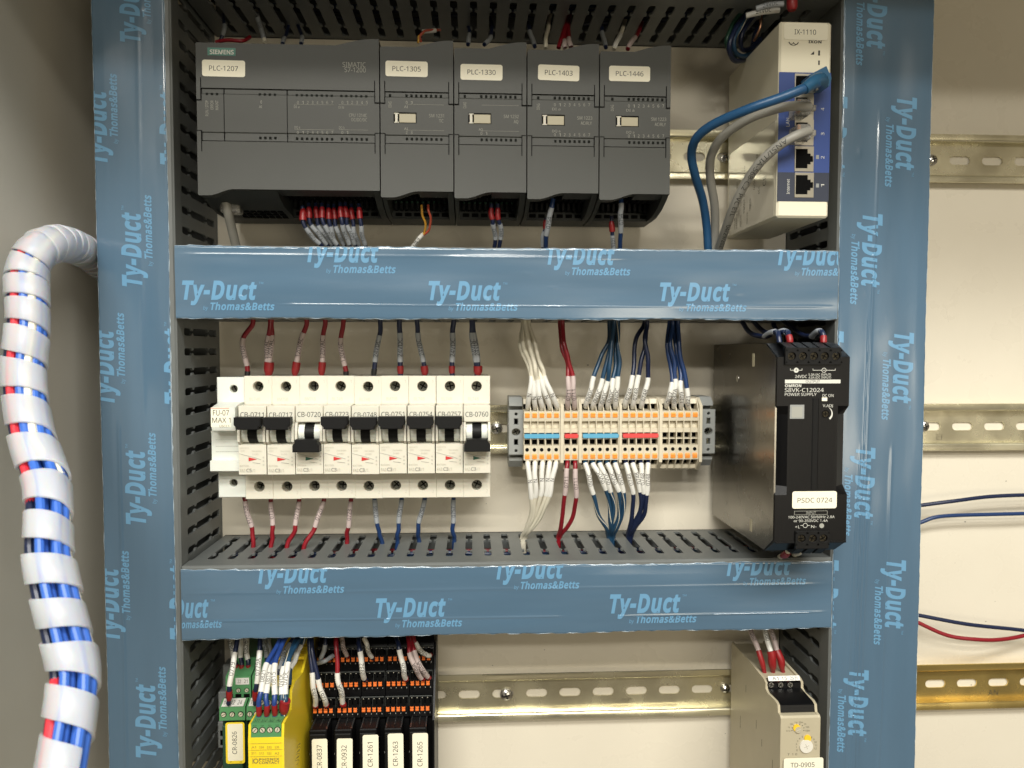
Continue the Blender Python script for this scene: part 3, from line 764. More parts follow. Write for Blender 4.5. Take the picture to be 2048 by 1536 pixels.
# ------------------------------------------------------------------ breakers and fuse holder
BX, BP, BZ = -148.0, 17.75, -17.6
def breaker(i, name_, off, rating):
    x0 = BX+BP*i; a, b_ = x0+.26, x0+BP-.26; cx = (a+b_)/2
    st = 'its black toggle down' if off else 'its black toggle up'
    t = thing('circuit_breaker', 'white circuit breaker lettered %s, %s' % (name_, st), 'circuit breaker', (cx, 8, BZ-80), 'circuit breakers on the middle rail')
    mb = MB(); zt, zb = BZ, BZ-80.1
    mb.box(a, b_, 8, 44, zb, zt, 'cream', .5)
    ZF1, ZF0 = Z(700, 811, 66), Z(700, 949, 66)
    scr = []
    for (za, zc, py) in ((ZF1+.1, zt, 773), (zb, ZF0-.1, 972)):
        hz = Z(700, py, 52); scr.append(hz); hx = cx
        ho = [(hx+3.7*math.cos(k*math.pi/12), hz+3.7*math.sin(k*math.pi/12)) for k in range(24)]
        mb.plate([(a, za), (b_, za), (b_, zc), (a, zc)], [ho], lambda u, v, w: V(u, 48+w, v), 8, 'cream', .3)
        mb.cyl((hx, hz), 'd', 3.6, 44.02, 44.6, 'hole_black', 20)
    # raised centre, open in the middle for the toggle drum
    T1, T0 = Z(700, 845, 66), Z(700, 888, 66)
    mb.box(a, b_, 44, 66, T1, ZF1, 'cream', .45)
    mb.prism([(44, ZF0), (65.4, ZF0), (66, ZF0+.5), (66.3, T0-.3), (65.5, T0), (44, T0)], 'x', a, b_, 'cream')
    for u0, u1 in ((a, a+1.5), (b_-1.5, b_)): mb.prism([(44, T0+.01), (66.2, T0+.01), (68.5, T0+2), (68.8, (T0+T1)/2), (68.0, T1-2), (66, T1-.01), (44, T1-.01)], 'x', u0, u1, 'cream')
    mb.box(a+1.5, b_-1.5, 50, 56, T0+.01, T1-.01, 'cream_old')
    mb.prism([(44, ZF1-.1), (50, ZF1-.1), (51, ZF1+.8), (44, ZF1+.8)], 'x', a, b_, 'cream')
    Fd = 66.45
    px = 474+56.3*i*1.0; pxc = lambda k: 474.5+56.2*i+k
    # print on the lower face
    W_ = b_-a
    def tx(s_, fx, fz, w, h, m_, **k): mb.text(s_, a+fx*W_, ZF0+fz*(T0-ZF0), w, h, Fd, m_, **k)
    tx('240/415', .04, .86, 5.6, 1.0, 'ink_faint'); tx('~230V', .04, .77, 3.2, 1.0, 'ink_faint'); tx('10kA 50/60Hz', .47, .76, 6.2, 1.0, 'ink_faint'); tx('I=30', .5, .66, 3.8, 1.0, 'ink_faint')
    tx('EATON', .05, .285, 5.4, 1.0, 'ink_faint'); tx('FAZ-', .05, .11, 3.8, 1.9, 'ink_faint'); tx(rating, .275, .11, 3.3, 2.1, 'ink_grey', bold=.1); tx('/1', .49, .11, 1.7, 1.9, 'ink_faint')
    z_ = ZF0+.52*(T0-ZF0)
    mb.prism([(a+.36*W_, z_-1.2), (a+.66*W_, z_), (a+.36*W_, z_+1.25)], 'd', Fd-.2, Fd, 'green_ink' if off else 'red_ink')
    for (u0, v0, u1, v1) in ((.02, .70, .62, .56), (.5, .41, .78, .38), (.62, .56, .80, .50)):
        p0 = (a+u0*W_, ZF0+v0*(T0-ZF0)); p1 = (a+u1*W_, ZF0+v1*(T0-ZF0))
        mb.prism([p0, p1, (p1[0], p1[1]+.16), (p0[0], p0[1]+.16)], 'd', Fd-.25, Fd-.03, 'ink_grey')
    for k in range(3): mb.ring((a+.90*W_, ZF0+(.34+.12*k)*(T0-ZF0)), .45, .32, Fd-.02, 'ink_grey', n_=10)
    mb.text('1', b_-2.2, zt-4.3, .7, 2, 52.06, 'ink_faint'); mb.text('2', b_-2.4, zb+3, 1.0, 2, 52.06, 'ink_faint')
    mb.text(random.choice(['BM71B', 'BL74B', 'BM75B']), a+3, ZF1+2.2, 7, 2.1, 52.06, 'ink_faint')
    build(mb, 'housing', t, sharp=40)
    for hz in scr:
        mb = MB(); mb.screw(cx, hz, 45.8, 3.3, 'dark_steel', rot=random.uniform(0, 1.5)); build(mb, 'terminal_screw', t)
    # toggle
    mb = MB(); zc = (T0+T1)/2; R_ = 9.0; yy = 57.5
    arc = [(yy+R_*math.cos(math.radians(k)), zc+R_*.78*math.sin(math.radians(k))) for k in range(-60, 61, 10)]
    mb.prism([(52, arc[0][1])]+arc+[(52, arc[-1][1])], 'x', a+1.7, b_-1.7, 'cream_white')
    drum = build(mb, 'toggle_drum', t)
    mb = MB(); arc2 = [(p+.35, q) for p, q in arc]
    mb.prism([(53, arc2[0][1])]+arc2+[(53, arc2[-1][1])], 'x', cx-3.0, cx+3.0, 'matt_black')
    if off: zb_, zt_, s_ = Z(700, 905, 77), Z(700, 880, 77), -1
    else: zb_, zt_, s_ = Z(700, 859, 77), Z(700, 834.5, 77), 1
    h = zt_-zb_; wd = W_/2-.35
    if s_ > 0: pf = [(cx-wd, zt_), (cx+wd, zt_), (cx+wd, zt_-h*.62), (cx+wd*.82, zt_-h*.80), (cx+wd*.82, zb_), (cx-wd*.82, zb_), (cx-wd*.82, zt_-h*.80), (cx-wd, zt_-h*.62)]
    else: pf = [(cx-wd, zb_), (cx+wd, zb_), (cx+wd, zb_+h*.55), (cx+wd*.82, zb_+h*.75), (cx+wd*.82, zt_), (cx-wd*.82, zt_), (cx-wd*.82, zb_+h*.75), (cx-wd, zb_+h*.55)]
    mb.prism(pf, 'd', 69.5, 76.6, 'matt_black')
    pin = [(cx+(p-cx)*.95, (zb_+zt_)/2+(q-(zb_+zt_)/2)*.88) for p, q in pf]; mb.prism(pin, 'd', 76.6, 77.1, 'matt_black')
    mb.box(cx-3.2, cx+3.2, 60, 72, zb_+.3 if s_ < 0 else zb_, zt_-.3, 'matt_black', .3)
    build(mb, 'toggle', drum, sharp=30)
    mb = MB(); mb.box(a+.6, b_-.6, 66.0, 66.12, T1+.6, ZF1-.9, 'cream')
    zx = Z(700, 834, 66); mb.text(name_, cx, zx, 14.6, 3.15, 66.2, 'ink', align='c', tilt=random.uniform(-.012, .012)); build(mb, 'name_label', t)
    t.location += Vector((random.uniform(-.06, .06), random.uniform(-.2, .15), random.uniform(-.1, .1)))*MM
    t.rotation_euler = (random.uniform(-.004, .004), random.uniform(-.002, .002), random.uniform(-.003, .003))
names = ['CB-0711', 'CB-0717', 'CB-0720', 'CB-0723', 'CB-0748', 'CB-0751', 'CB-0754', 'CB-0757', 'CB-0760']
for i, nme in enumerate(names): breaker(i, nme, nme in ('CB-0720', 'CB-0760'), 'C5' if i == 0 else 'C3')
# fuse holder at the left end
t = thing('fuse_holder', 'white fuse holder at the left end of the breakers, lettered FU-07', 'fuse holder', (-157, 8, -97))
mb = MB(); a, b_ = BX-17.7, BX-.1
zt, zb = -18.6, -96.6
mb.box(a, b_, 8, 40, zb, zt, 'cream_white', .6)
for (za, zc, py) in ((Z(470, 811, 50), zt, 778), (zb, Z(470, 945, 50), 966)):
    hx, hz = X(467, py, 50), Z(467, py, 50)
    ho = [(hx+3.0*math.cos(k*math.pi/12), hz+3.0*math.sin(k*math.pi/12)) for k in range(24)]
    mb.plate([(a, za), (b_, za), (b_, zc), (a, zc)], [ho], lambda u, v, w: V(u, 45+w, v), 10, 'cream_white', .5)
    mb.cyl((hx, hz), 'd', 3.2, 40.02, 40.6, 'hole_black', 20); 
build(mb, 'housing', t)
for py in (778, 966):
    m2 = MB(); m2.screw(X(467, py, 50), Z(467, py, 50), 46, 2.7, 'dark_steel', kind='slot', rot=2.0); build(m2, 'terminal_screw', t)
mb = MB()
za, zb2, zc, zd = Z(440, 806, 60), Z(440, 812, 70), Z(440, 865, 70), Z(440, 945, 62)
xl = X(421, 840, 70)
mb.prism([(40, za), (56, za), (66, za-1.5), (70, zb2-1.5), (70, zc+3), (69, zc+1), (66, zc), (40, zc)], 'x', xl+.6, b_-.6, 'cream_white')
mb.prism([(40, zc), (60, zc), (58.5, zc-2), (58.5, Z(440, 920, 60)), (62, Z(440, 922, 62)), (62, zd+1), (60.5, zd), (40, zd)], 'x', a-1.5, b_-.4, 'cream_white')
for py in (880, 893, 904): z_ = Z(440, py, 60); mb.box(a+1, b_-.5, 58.2, 58.62, z_-.1, z_+.1, 'ink_grey')
build(mb, 'fuse_drawer', t, sharp=40)
mb = MB(); mb.box(xl+.3, X(462, 840, 70), 70.0, 70.12, zc+3.5, zb2-.9, 'sticker'); mb.box(xl+.3, X(459, 840, 70), 70.1, 70.18, Z(440, 817, 70), Z(440, 816, 70), 'red_ink')
mb.T('FU-07', 426, 458, 820, 831, 70.2); mb.T('MAX 1', 424.5, 461, 835.5, 845.5, 70.2); mb.T('USCC1', 439, 458, 850, 854.5, 70.2); build(mb, 'name_label', t)
# ------------------------------------------------------------------ terminal blocks
groups = [(1047.7, 1120.5, 5), (1128, 1157.5, 2), (1164, 1238, 5), (1244, 1318, 5), (1325, 1398, 5)]
ordn = ['first', 'second', 'third', 'fourth', 'fifth']; gname = ['leftmost', 'second', 'middle', 'fourth', 'rightmost']
TD_ = 45
def zr(py, d=TD_): return Z(1200, py, d)
TBX = []
for gi, (p0, p1, n_) in enumerate(groups):
    xa, xb = X(p0, 860, TD_), X(p1, 860, TD_); w = (xb-xa)/n_; xs = []
    for k in range(n_):
        a, b_ = xa+k*w+.06, xa+(k+1)*w-.06; cx = (a+b_)/2; xs.append(cx)
        lab = ('%s terminal of the %s group, beige with orange levers' % (ordn[k], gname[gi])) if n_ > 2 else ('%s terminal of the pair joined by the short red bar' % ('left' if k == 0 else 'right'))
        t = thing('terminal_block', lab, 'terminal block', (cx, 8, zr(940)), 'terminal blocks on the middle rail')
        mb = MB()
        # side profile (d,z) of the housing with its recesses
        z = zr
        prof = [(8, z(941, 40)), (36, z(941, 40)), (39, z(938, 41)), (40, z(932)), (34, z(931)), (34, z(921.5)), (44.5, z(920)), (44.5, z(890.5)), (38, z(890)), (38, z(880)), (43.5, z(879)), (43.5, z(877)), (38, z(876.5)), (38, z(866.5)), (43.8, z(865.5)), (43.8, z(857)), (41.5, z(856)), (41.0, z(843.5)), (44.2, z(842.5)), (44.6, z(836)), (44.6, z(823)), (34, z(820)), (34, z(810)), (40, z(808.5)), (38.5, z(798, 40)), (36, z(796.5, 40)), (8, z(796.5, 40))]
        mb.prism(prof, 'x', a+.0, b_-.55, 'tb_beige')
        mb.prism([(8, z(941, 40)), (39, z(940, 40)), (44.8, z(920)), (44.8, z(823)), (39, z(797, 40)), (8, z(797, 40))], 'x', b_-.55, b_, 'tb_beige')
        for (ya, yb, dd) in ((820, 810, 34), (931, 921.5, 34)): mb.box(a+.1, b_-.56, dd, dd+.3, zr(ya)+.1, zr(yb)-.1, 'hole_black')
        for (ya, yb) in ((890, 880), (876.5, 866.5)): mb.box(a+.1, b_-.56, 38, 38.3, zr(ya)+.1, zr(yb)-.1, 'hole_black')
        for (ya, yb) in ((890, 880), (876.5, 866.5)): mb.box(a, a+.5, 38, 43, zr(ya), zr(yb), 'tb_beige')
        mb.cyl((cx-.2, zr(899)), 'd', 1.25, 44.3, 44.62, 'hole_black', 18)
        build(mb, 'housing', t, sharp=30)
        for (ya, yb) in ((835, 823.8), (917.2, 906)):
            m2 = MB(); zl, zh = zr(ya), zr(yb); zm = (zl+zh)/2
            m2.prism([(44, zl), (45.0, zl), (45.3, zm-.35), (44.9, zm), (45.3, zm+.35), (44.8, zh-.9), (44.4, zh), (44, zh)], 'x', a+.75, b_-1.0, 'tb_orange'); build(m2, 'release_lever', t, sharp=20)
    TBX.append(xs)
    # end plate right of the group
    if gi < 4: q0, q1 = p1+.3, groups[gi+1][0]-.3
    else: q0, q1 = 1398.3, 1404.5
    xx0, xx1 = X(q0, 860, TD_), X(q1, 860, TD_)
    mb = MB(); mb.prism([(8, zr(942, 40)), (37, zr(942, 40)), (45.4, zr(925)), (45.4, zr(812)), (38, zr(796, 40)), (8, zr(796, 40))], 'x', xx0+.05, xx1-.05, 'tb_beige')
    mb.box(xx0+.02, xx1-.02, 45.2, 45.45, zr(866), zr(865.4), 'ink_faint')
    build(mb, 'end_plate', None, 'thin beige end plate right of the %s terminal group' % gname[gi], 'end plate', 'thin end plates between the terminals')
for (p0, p1, m_, lab) in ((1048.5, 1119, 'jumper_blue', 'blue jumper bar across the five terminals at the left'), (1129, 1156.5, 'jumper_red', 'short red jumper bar across two terminals'),
                          (1165.5, 1237, 'jumper_blue', 'blue jumper bar across the middle terminal group'), (1245.5, 1316.5, 'jumper_red', 'long red jumper bar across five terminals')):
    mb = MB(); x0, x1 = X(p0, 872, 44.5), X(p1, 872, 44.5); z0, z1 = zr(876), zr(867.5)
    mb.prism([(x0+.7, z0), (x1-.7, z0), (x1, z0+.6), (x1, z1-.6), (x1-.7, z1), (x0+.7, z1), (x0, z1-.6), (x0, z0+.6)], 'd', 38.5, 45.25, m_)
    build(mb, 'jumper_bar', None, lab, 'jumper bar', 'jumper bars in the terminal blocks')
for side, (p0, p1) in enumerate(((1018.5, 1046), (1405, 1430))):
    lab = 'grey end bracket clamped left of the terminal blocks' if side == 0 else 'grey end bracket between the terminal blocks and the power supply'
    t = thing('end_bracket', lab, 'end bracket', (X((p0+p1)/2, 860, 40), 8, zr(925)), 'end brackets')
    a, b_ = X(p0, 860, 38), X(p1, 860, 38); cx = X((p0+p1)/2, 864, 38)
    def hexo(cx_, cz_, r): return [(cx_+r*math.cos(k*math.pi/6), cz_+r*math.sin(k*math.pi/6)) for k in range(12)]
    def ro(cx_, cz_, w_, h_): return [(cx_-w_, cz_-h_), (cx_+w_, cz_-h_), (cx_+w_, cz_+h_), (cx_-w_, cz_+h_)]
    hs = [hexo(cx, zr(828, 38), 1.4), hexo(cx, zr(901, 38), 1.4), ro(cx, zr(843, 38), 1.7, 2.4), ro(cx, zr(884, 38), 1.7, 2.4), [(cx+3.3*math.cos(k*math.pi/10), zr(864, 38)+2.9*math.sin(k*math.pi/10)) for k in range(20)]]
    mb = MB(); mb.plate([(a, zr(908, 38)), (b_, zr(908, 38)), (b_, zr(821, 38)), (a, zr(821, 38))], hs, lambda u, v, w: V(u, 35+w, v), 5, 'bracket_grey', .4)
    mb.box(a, b_, 8, 20, zr(908, 38), zr(821, 38), 'bracket_grey'); mb.box(a+.2, b_-.2, 20, 20.5, zr(905, 38), zr(823, 38), 'hole_black')
    mb.prism([(8, zr(933, 30)), (28, zr(933, 30)), (33, zr(921, 35)), (33, zr(915, 35)), (27, zr(913, 33)), (27, zr(908.2, 38)), (8, zr(908.2, 38))], 'x', a+.1, b_-.1, 'bracket_grey')
    mb.prism([(8, zr(794, 30)), (28, zr(794, 30)), (33, zr(806, 35)), (33, zr(812, 35)), (27, zr(814, 33)), (27, zr(820.8, 38)), (8, zr(820.8, 38))], 'x', a+.1, b_-.1, 'bracket_grey')
    build(mb, 'bracket_body', t, sharp=30)
    mb = MB(); mb.screw(cx, zr(864, 38), 33, 2.6, 'dark_steel', rot=.5); build(mb, 'clamp_screw', t)

# ------------------------------------------------------------------ power supply
t = thing('power_supply', 'tall black and steel power supply with the sticker PSDC 0724', 'power supply', (197, 10, -121))
PA, PB = 176.0, 218.6
prof = [(10, 4), (108, 4), (124, -4), (124, -112), (110, -120.5), (10, -120.5)]
mb = MB(); mb.prism([(10.2, 3.8), (107, 3.8), (122.6, -4.2), (122.6, -111), (109, -120.2), (10.2, -120.2)], 'x', PA-.6, PA+.4, 'psu_steel')
for (y0, y1) in ((707, 733), (1036, 1061)): mb.box(PA-.75, PA-.5, 86, 89.5, Z(1520, y1, 86), Z(1520, y0, 86), 'cream_old')
mb.cyl((60, Z(1500, 757, 60)), 'x', 2.2, PA-.8, PA-.5, 'steel', 16)
build(mb, 'steel_side', t)
mb = MB()
mb.prism([(10, 4), (100, 4), (100, -120.5), (10, -120.5)], 'x', PA+.4, PB, 'black_plastic')
zu, zl = Z(1560, 812, 124), Z(1560, 990, 124)
mb.prism([(100, 4), (108, 4), (124, -4), (124, zu), (100, zu)], 'x', PA-.2, PB, 'black_plastic')
mb.prism([(100, zl), (124, zl), (124, -112), (110, -120.5), (100, -120.5)], 'x', PA-.2, PB, 'black_plastic')
# waisted centre with chamfered flanks
c = 6.5; top = [(PA-.2, 100), (PA-.2, 118), (PA+c, 124), (PB-c, 124), (PB, 118), (PB, 100)]
mb.prism(top, 'z', zl+5, zu-5, 'black_plastic')
for (zz, zo) in ((zu-5, zu), (zl+5, zl)):
    A = [V(PA-.2, 100, zz), V(PA-.2, 118, zz), V(PA+c, 124, zz), V(PB-c, 124, zz), V(PB, 118, zz), V(PB, 100, zz)]
    B = [V(PA-.2, 100, zo), V(PA-.2, 123.9, zo), V(PA+c, 124, zo), V(PB-c, 124, zo), V(PB, 123.9, zo), V(PB, 100, zo)]
    mb.add(A+B, [(0, 1, 7, 6), (1, 2, 8, 7), (2, 3, 9, 8), (3, 4, 10, 9), (4, 5, 11, 10)], 'black_plastic')
for k in range(34):   # fine vertical ribbing
    xx = PA+8+k*.8
    if not (196 < xx < 201): mb.box(xx, xx+.3, 123.9, 124.08, Z(1600, 980, 124), Z(1600, 822, 124), 'black_plastic')
mb.prism([(196.6, 123.9), (197.4, 124.5), (200.2, 124.5), (201, 123.9)], 'z', Z(1620, 980, 124), Z(1620, 797, 124), 'matt_black')
mb.box(PA, PB, 122, 124.5, -112.6, -111.6, 'black_plastic', .25)
D_ = 124.1
P_ = 'white_ink'
mb.T('24VDC', 1590, 1614, 750, 756, D_, P_); mb.T('5.0A (AC INPUT)', 1617, 1662, 747, 751.5, D_, P_); mb.T('4.0A (DC INPUT)', 1617, 1662, 752.8, 757.3, D_, P_)
mb.pbox(1570, 1681, 759.3, 766.7, D_-.1, D_, P_); mb.T('OUTPUT', 1611.5, 1640, 760.3, 765.6, D_+.04, 'black_plastic')
mb.T('OMRON', 1570, 1602.5, 768.5, 774, D_, P_, bold=.25); mb.T('S8VK-C12024', 1569.5, 1647.5, 776.3, 784, D_, P_); mb.T('POWER SUPPLY', 1569.5, 1633, 786, 791.8, D_, P_)
mb.T('DC ON', 1645, 1667, 788.3, 794, D_, P_); mb.T('V.ADJ', 1645.5, 1665.5, 808.7, 814, D_, P_)
mb.pbox(1644, 1654.5, 795, 802, D_-.1, D_+.1, 'sticker')
vx, vz = at(1651, 828, D_); mb.cyl((vx, vz), 'd', 2.3, 122, 124.12, 'hole_black', 20); mb.screw(vx, vz, 124.2, 1.9, 'psu_screw')
pts = []; 
for k in range(13): a_ = math.radians(65-k*9.5); pts.append((vx+4.3*math.cos(a_), vz+4.3*math.sin(a_)))
for k in range(12, -1, -1): a_ = math.radians(65-k*9.5); r_ = 4.25-1.1*(k/12)**.7; pts.append((vx+r_*math.cos(a_), vz+r_*math.sin(a_)))
mb.prism(pts, 'd', D_-.1, D_+.03, P_)
for (cx_, w0, w1, sy) in ((1592.5, 1581, 1604, '+'), (1648, 1626, 1670.5, '-')):
    x_, z_ = at(cx_, 740.5, D_)
    if sy == '+': mb.cyl((x_, z_), 'd', 1.45, D_-.1, D_, P_, 20); mb.text('+', x_, z_-.85, 1.6, 1.9, D_+.05, 'black_plastic', align='c')
    else: mb.ring((x_, z_), 1.4, 1.1, D_, P_); mb.pbox(cx_-2, cx_+2, 740, 741, D_-.1, D_, P_)
    for (q0, q1) in ((w0, cx_-4.5), (cx_+4.5, w1)): mb.pbox(q0, q1, 740.1, 741, D_-.1, D_, P_)
    for q in (w0, w1): mb.pbox(q-.4, q+.4, 737, 741, D_-.1, D_, P_)
for (q0, q1, y0, y1) in ((1588.6, 1655, 1021.7, 1022.3), (1588.6, 1655, 1029, 1029.6), (1588.6, 1589.3, 1021.7, 1029.6), (1654.3, 1655, 1021.7, 1029.6)): mb.pbox(q0, q1, y0, y1, D_-.1, D_, 'plc_print')
mb.T('INPUT', 1612, 1632, 1023, 1028.3, D_, 'plc_print')
mb.T('100-240VAC 50/60Hz 2.8A', 1576.5, 1669, 1032, 1037, D_, P_); mb.T('or 90-350VDC 1.4A', 1587.5, 1655.5, 1039.3, 1044.2, D_, P_)
mb.T('+L', 1590, 1600, 1051, 1056.5, D_, P_); mb.T('N-', 1622, 1633, 1050.5, 1056, D_, P_)
x_, z_ = at(1610.5, 1051, D_); mb.ring((x_, z_), 1.4, 1.15, D_, P_); mb.pbox(1601, 1606, 1050.6, 1051.4, D_-.1, D_, P_); mb.pbox(1615, 1620, 1050.6, 1051.4, D_-.1, D_, P_)
x_, z_ = at(1643.5, 1051.5, D_); mb.cyl((x_, z_), 'd', 1.4, D_-.1, D_, 'plc_print', 18)
mb.pbox(1580, 1608.5, 809.5, 837.5, D_-.1, D_+.08, 'bracket_grey'); mb.pbox(1583.5, 1605, 813.5, 835, D_+.08, D_+.14, 'plc_print')
build(mb, 'front_housing', t, sharp=30)
for nm, scx, y_, (bx0, bx1, by0, by1), up in (('output_terminals', (1583.7, 1606, 1628, 1649.6, 1672.5), 712.5, (1571, 1682, 696, 729), 1), ('input_terminals', (1603, 1625.6, 1647), 1077.3, (1591.5, 1657, 1063, 1097), -1)):
    mb = MB(); dF = 125.2
    x0, x1 = X(bx0, y_, dF), X(bx1, y_, dF); z0, z1 = Z(1620, by1, dF), Z(1620, by0, dF); zc = Z(1620, y_, dF)
    hs = []
    for sx in scx: cx_ = X(sx, y_, dF); hs.append([(cx_+2.5*math.cos(k*math.pi/10), zc+2.5*math.sin(k*math.pi/10)) for k in range(20)])
    if up > 0: mb.plate([(x0, z0), (x1, z0), (x1, z1), (x0, z1)], hs, lambda u, v, w: V(u, 124.6+w, v), 1.6, 'matt_black', .2)
    else: mb.plate([(x0, z0), (x1, z0), (x1, z1), (x0, z1)], hs, lambda u, v, w: V(u, 124.6+w, v), 1.6, 'matt_black', .2)
    zz0, zz1 = (z1, z1+5.5) if up > 0 else (z0-3, z0)
    for sx in scx:
        cx_ = X(sx, y_, dF)
        if up > 0: mb.prism([(124, z1), (125.2, z1), (114, 4.6), (108, 4.6)], 'x', cx_-2.6, cx_+2.6, 'matt_black')
        else: mb.prism([(124, z0), (125, z0), (117, z0-5.2), (110, z0-5.2)], 'x', cx_-2.4, cx_+2.4, 'matt_black')
        for dx in (-3.1, 3.1):
            for dz in (-3.4, 3.4): mb.prism([(cx_+dx-.7, zc+dz-.5), (cx_+dx+.7, zc+dz-.5), (cx_+dx, zc+dz+.8)], 'd', 125.2, 125.45, 'hole_black')
    for sx in scx: mb.ring((X(sx, y_, dF), zc), 2.9, 2.45, 125.5, 'matt_black')
    tb_ = build(mb, nm, t, sharp=30)
    for sx in scx:
        m2 = MB(); m2.screw(X(sx, y_, dF), zc, 124.35, 2.2, 'psu_screw', rot=random.uniform(0, 1.5)); build(m2, 'terminal_screw', tb_)
mb = MB(); D_ = 124.3; mb.sheet(X(1584, 1000, D_), X(1673, 1000, D_), Z(1600, 1017, D_), Z(1600, 982.5, D_), D_+.2, 1.4, 'sticker'); mb.T('PSDC 0724', 1595, 1664.5, 996, 1005.5, D_+.4); build(mb, 'name_label', t)

# ------------------------------------------------------------------ router
t = thing('network_router', 'white upright router with a blue port strip and the sticker IX-1110', 'router', (200, 10, 82))
RA, RB = 183.6, 215.6; RF = 100
mb = MB()
mb.box(RA, RB, 10, RF, 80.0, 196.2, 'router_white', 1.2)
D_ = RF+.1
mb.T('IXON', 1617, 1643, 80.5, 86, D_, 'ink', bold=.3)
x_, z_ = at(1587, 84, D_); mb.ring((x_-1.2, z_), 1.5, 1.1, D_, 'ink', math.pi, 2*math.pi); mb.ring((x_+1.5, z_), 1.6, 1.2, D_, 'ink', math.pi, 2*math.pi); mb.ring((x_, z_+1), 3.2, 2.9, D_, 'ink', math.pi*1.1, 1.9*math.pi)
x0, z0 = at(1621, 109, D_); mb.prism([(x0, z0), (x0+2.2, z0), (x0+2.2, z0+2)], 'd', RF, D_, 'ink'); mb.pbox(1636.5, 1640, 101, 111, RF, D_, 'ink'); mb.pbox(1636.5, 1639.5, 121, 130, RF, D_, 'ink')
build(mb, 'housing', t)
# left side: big glossy sticker with small print, warning marks
mb = MB(); mb.box(RA-.12, RA-.02, 14, 96, 81.5, 139, 'router_sticker')
def side_text(s_, dd, zz, w, h, m_='ink'):
    tl = text_tris(s_, w, h); mb.tris(tl, lambda a_, b_: V(RA-.2, dd+b_, zz+a_), m_)
for dd, zz, w in ((26, 84, 8), (30, 84, 14), (34, 92, 9), (38, 84, 8), (38, 98, 12), (44, 92, 18), (30, 104, 12), (50, 84, 8), (55, 92, 8), (44, 114, 10)): side_text('24VDC 0.4A', dd, zz, w, 2.3, 'ink')
side_text('CE', 78, 103, 6, 5); side_text('UKCA', 72, 112, 7, 3); side_text('FCC', 70, 100, 5, 2.6); side_text('IP20', 62, 104, 7, 2.4); side_text('RoHS', 66, 118, 8, 2.6)
build(mb, 'rating_plate', t)
mb = MB(); z0 = Z(1600, 403, RF); z1 = Z(1600, 345, RF); z2 = Z(1600, 145, RF)
mb.box(RA+.1, RB-.1, RF, RF+.18, z1, z2, 'router_blue'); mb.box(RA+.1, RB-.1, RF, RF+.18, z0, z1-.02, 'router_navy')
D_ = RF+.22
mb.TU('Internet', 1573, 1579, 388, 358, D_, 'white_ink'); mb.TU('LAN', 1572, 1579, 253, 236, D_, 'white_ink')
for s_, y_ in (('5', 172), ('4', 221), ('3', 270.5), ('2', 317.5), ('1', 374)): mb.TU(s_, 1642, 1648.5, y_, y_-5.5, D_, 'white_ink')
for y_ in (313, 370): mb.pbox(1632, 1638, y_-3, y_+5, RF, RF+.24, 'bracket_grey')
strip = build(mb, 'port_strip', t)
def port(y0, y1):
    mb = MB(); px0, px1 = 1589.5, 1627
    x0, x1 = X(px0, y0, RF), X(px1, y0, RF); za, zb = Z(1600, y1, RF), Z(1600, y0, RF); h = zb-za; w = x1-x0
    o = [(x0, za), (x1, za), (x1, zb), (x0, zb)]
    ins = [(x0+.5, za+.12*h), (x0+w*.68, za+.12*h), (x0+w*.68, za+.28*h), (x0+w*.84, za+.28*h), (x0+w*.84, za+.38*h), (x0+w*.97, za+.38*h), (x0+w*.97, za+.62*h), (x0+w*.84, za+.62*h), (x0+w*.84, za+.72*h), (x0+w*.68, za+.72*h), (x0+w*.68, za+.90*h), (x0+.5, za+.90*h)]
    mb.plate(o, [ins], lambda u, v, w_: V(u, RF+.3+w_, v), .5, 'port_metal', .08)
    mb.box(x0+.3, x1-.3, RF+.19, RF+.22, za+.3, zb-.3, 'hole_black'); build(mb, 'port', strip)
for y0, y1 in ((345.5, 395), (293, 343), (240, 291), (190, 240), (148, 189)): port(y0, y1)
mb = MB(); mb.sheet(X(1568, 60, RF), X(1655, 60, RF), Z(1600, 80, RF), Z(1600, 46, RF), RF+.15, 1.4, 'sticker'); mb.T('IX-1110', 1589, 1632, 58.5, 68.5, RF+.35); build(mb, 'name_label', t)

# ------------------------------------------------------------------ beige timer (lower right)
t = thing('timer_relay', 'beige timer relay with two yellow dials and the sticker TD-0905', 'timer', (204, 10, -310))
TA, TB = 191.6, 216.9; TF = 100
ztf = Z(1600, 1436, TF)
# side profile, top edge stepping outward and down
def tp(px, py):   # depth on the plane x=TA seen at this pixel
    v = FW+R2*((px-1024)/FPX)-U2*((py-768)/FPX); k = TA/v.x; return (DIST-v.y*k, v.z*k)
edge = [tp(*q) for q in ((1463, 1283), (1500, 1324), (1527, 1357), (1531, 1366), (1531, 1377), (1535, 1386), (1551, 1402), (1555, 1410), (1556, 1425), (1560, 1431), (1568, 1442))]
edge[0] = (10, edge[0][1]); full = edge+[(TF, ztf), (TF, -320), (10, -320)]
full[10] = (TF-.6, ztf+.6) 
mb = MB(); mb.prism(full, 'x', TA, TA+1.6, 'timer_beige'); mb.prism(full, 'x', TB-1.6, TB, 'timer_beige')
inner = [(10, edge[0][1]-1.5), (edge[2][0], edge[2][1]-1), (edge[2][0], edge[9][1]), (edge[9][0], edge[9][1]-.2), (TF, ztf), (TF, -320), (10, -320)]
mb.prism(inner, 'x', TA+1.6, TB-1.6, 'timer_beige')
for (dd, zz, l) in ((30, -262, 9), (60, -250, 6), (70, -258, 5), (40, -235, 5), (88, -262, 10)): mb.box(TA-.03, TA+.1, dd, dd+.5, zz-l, zz, 'ink')
build(mb, 'housing', t, sharp=30)
mb = MB()
e = edge
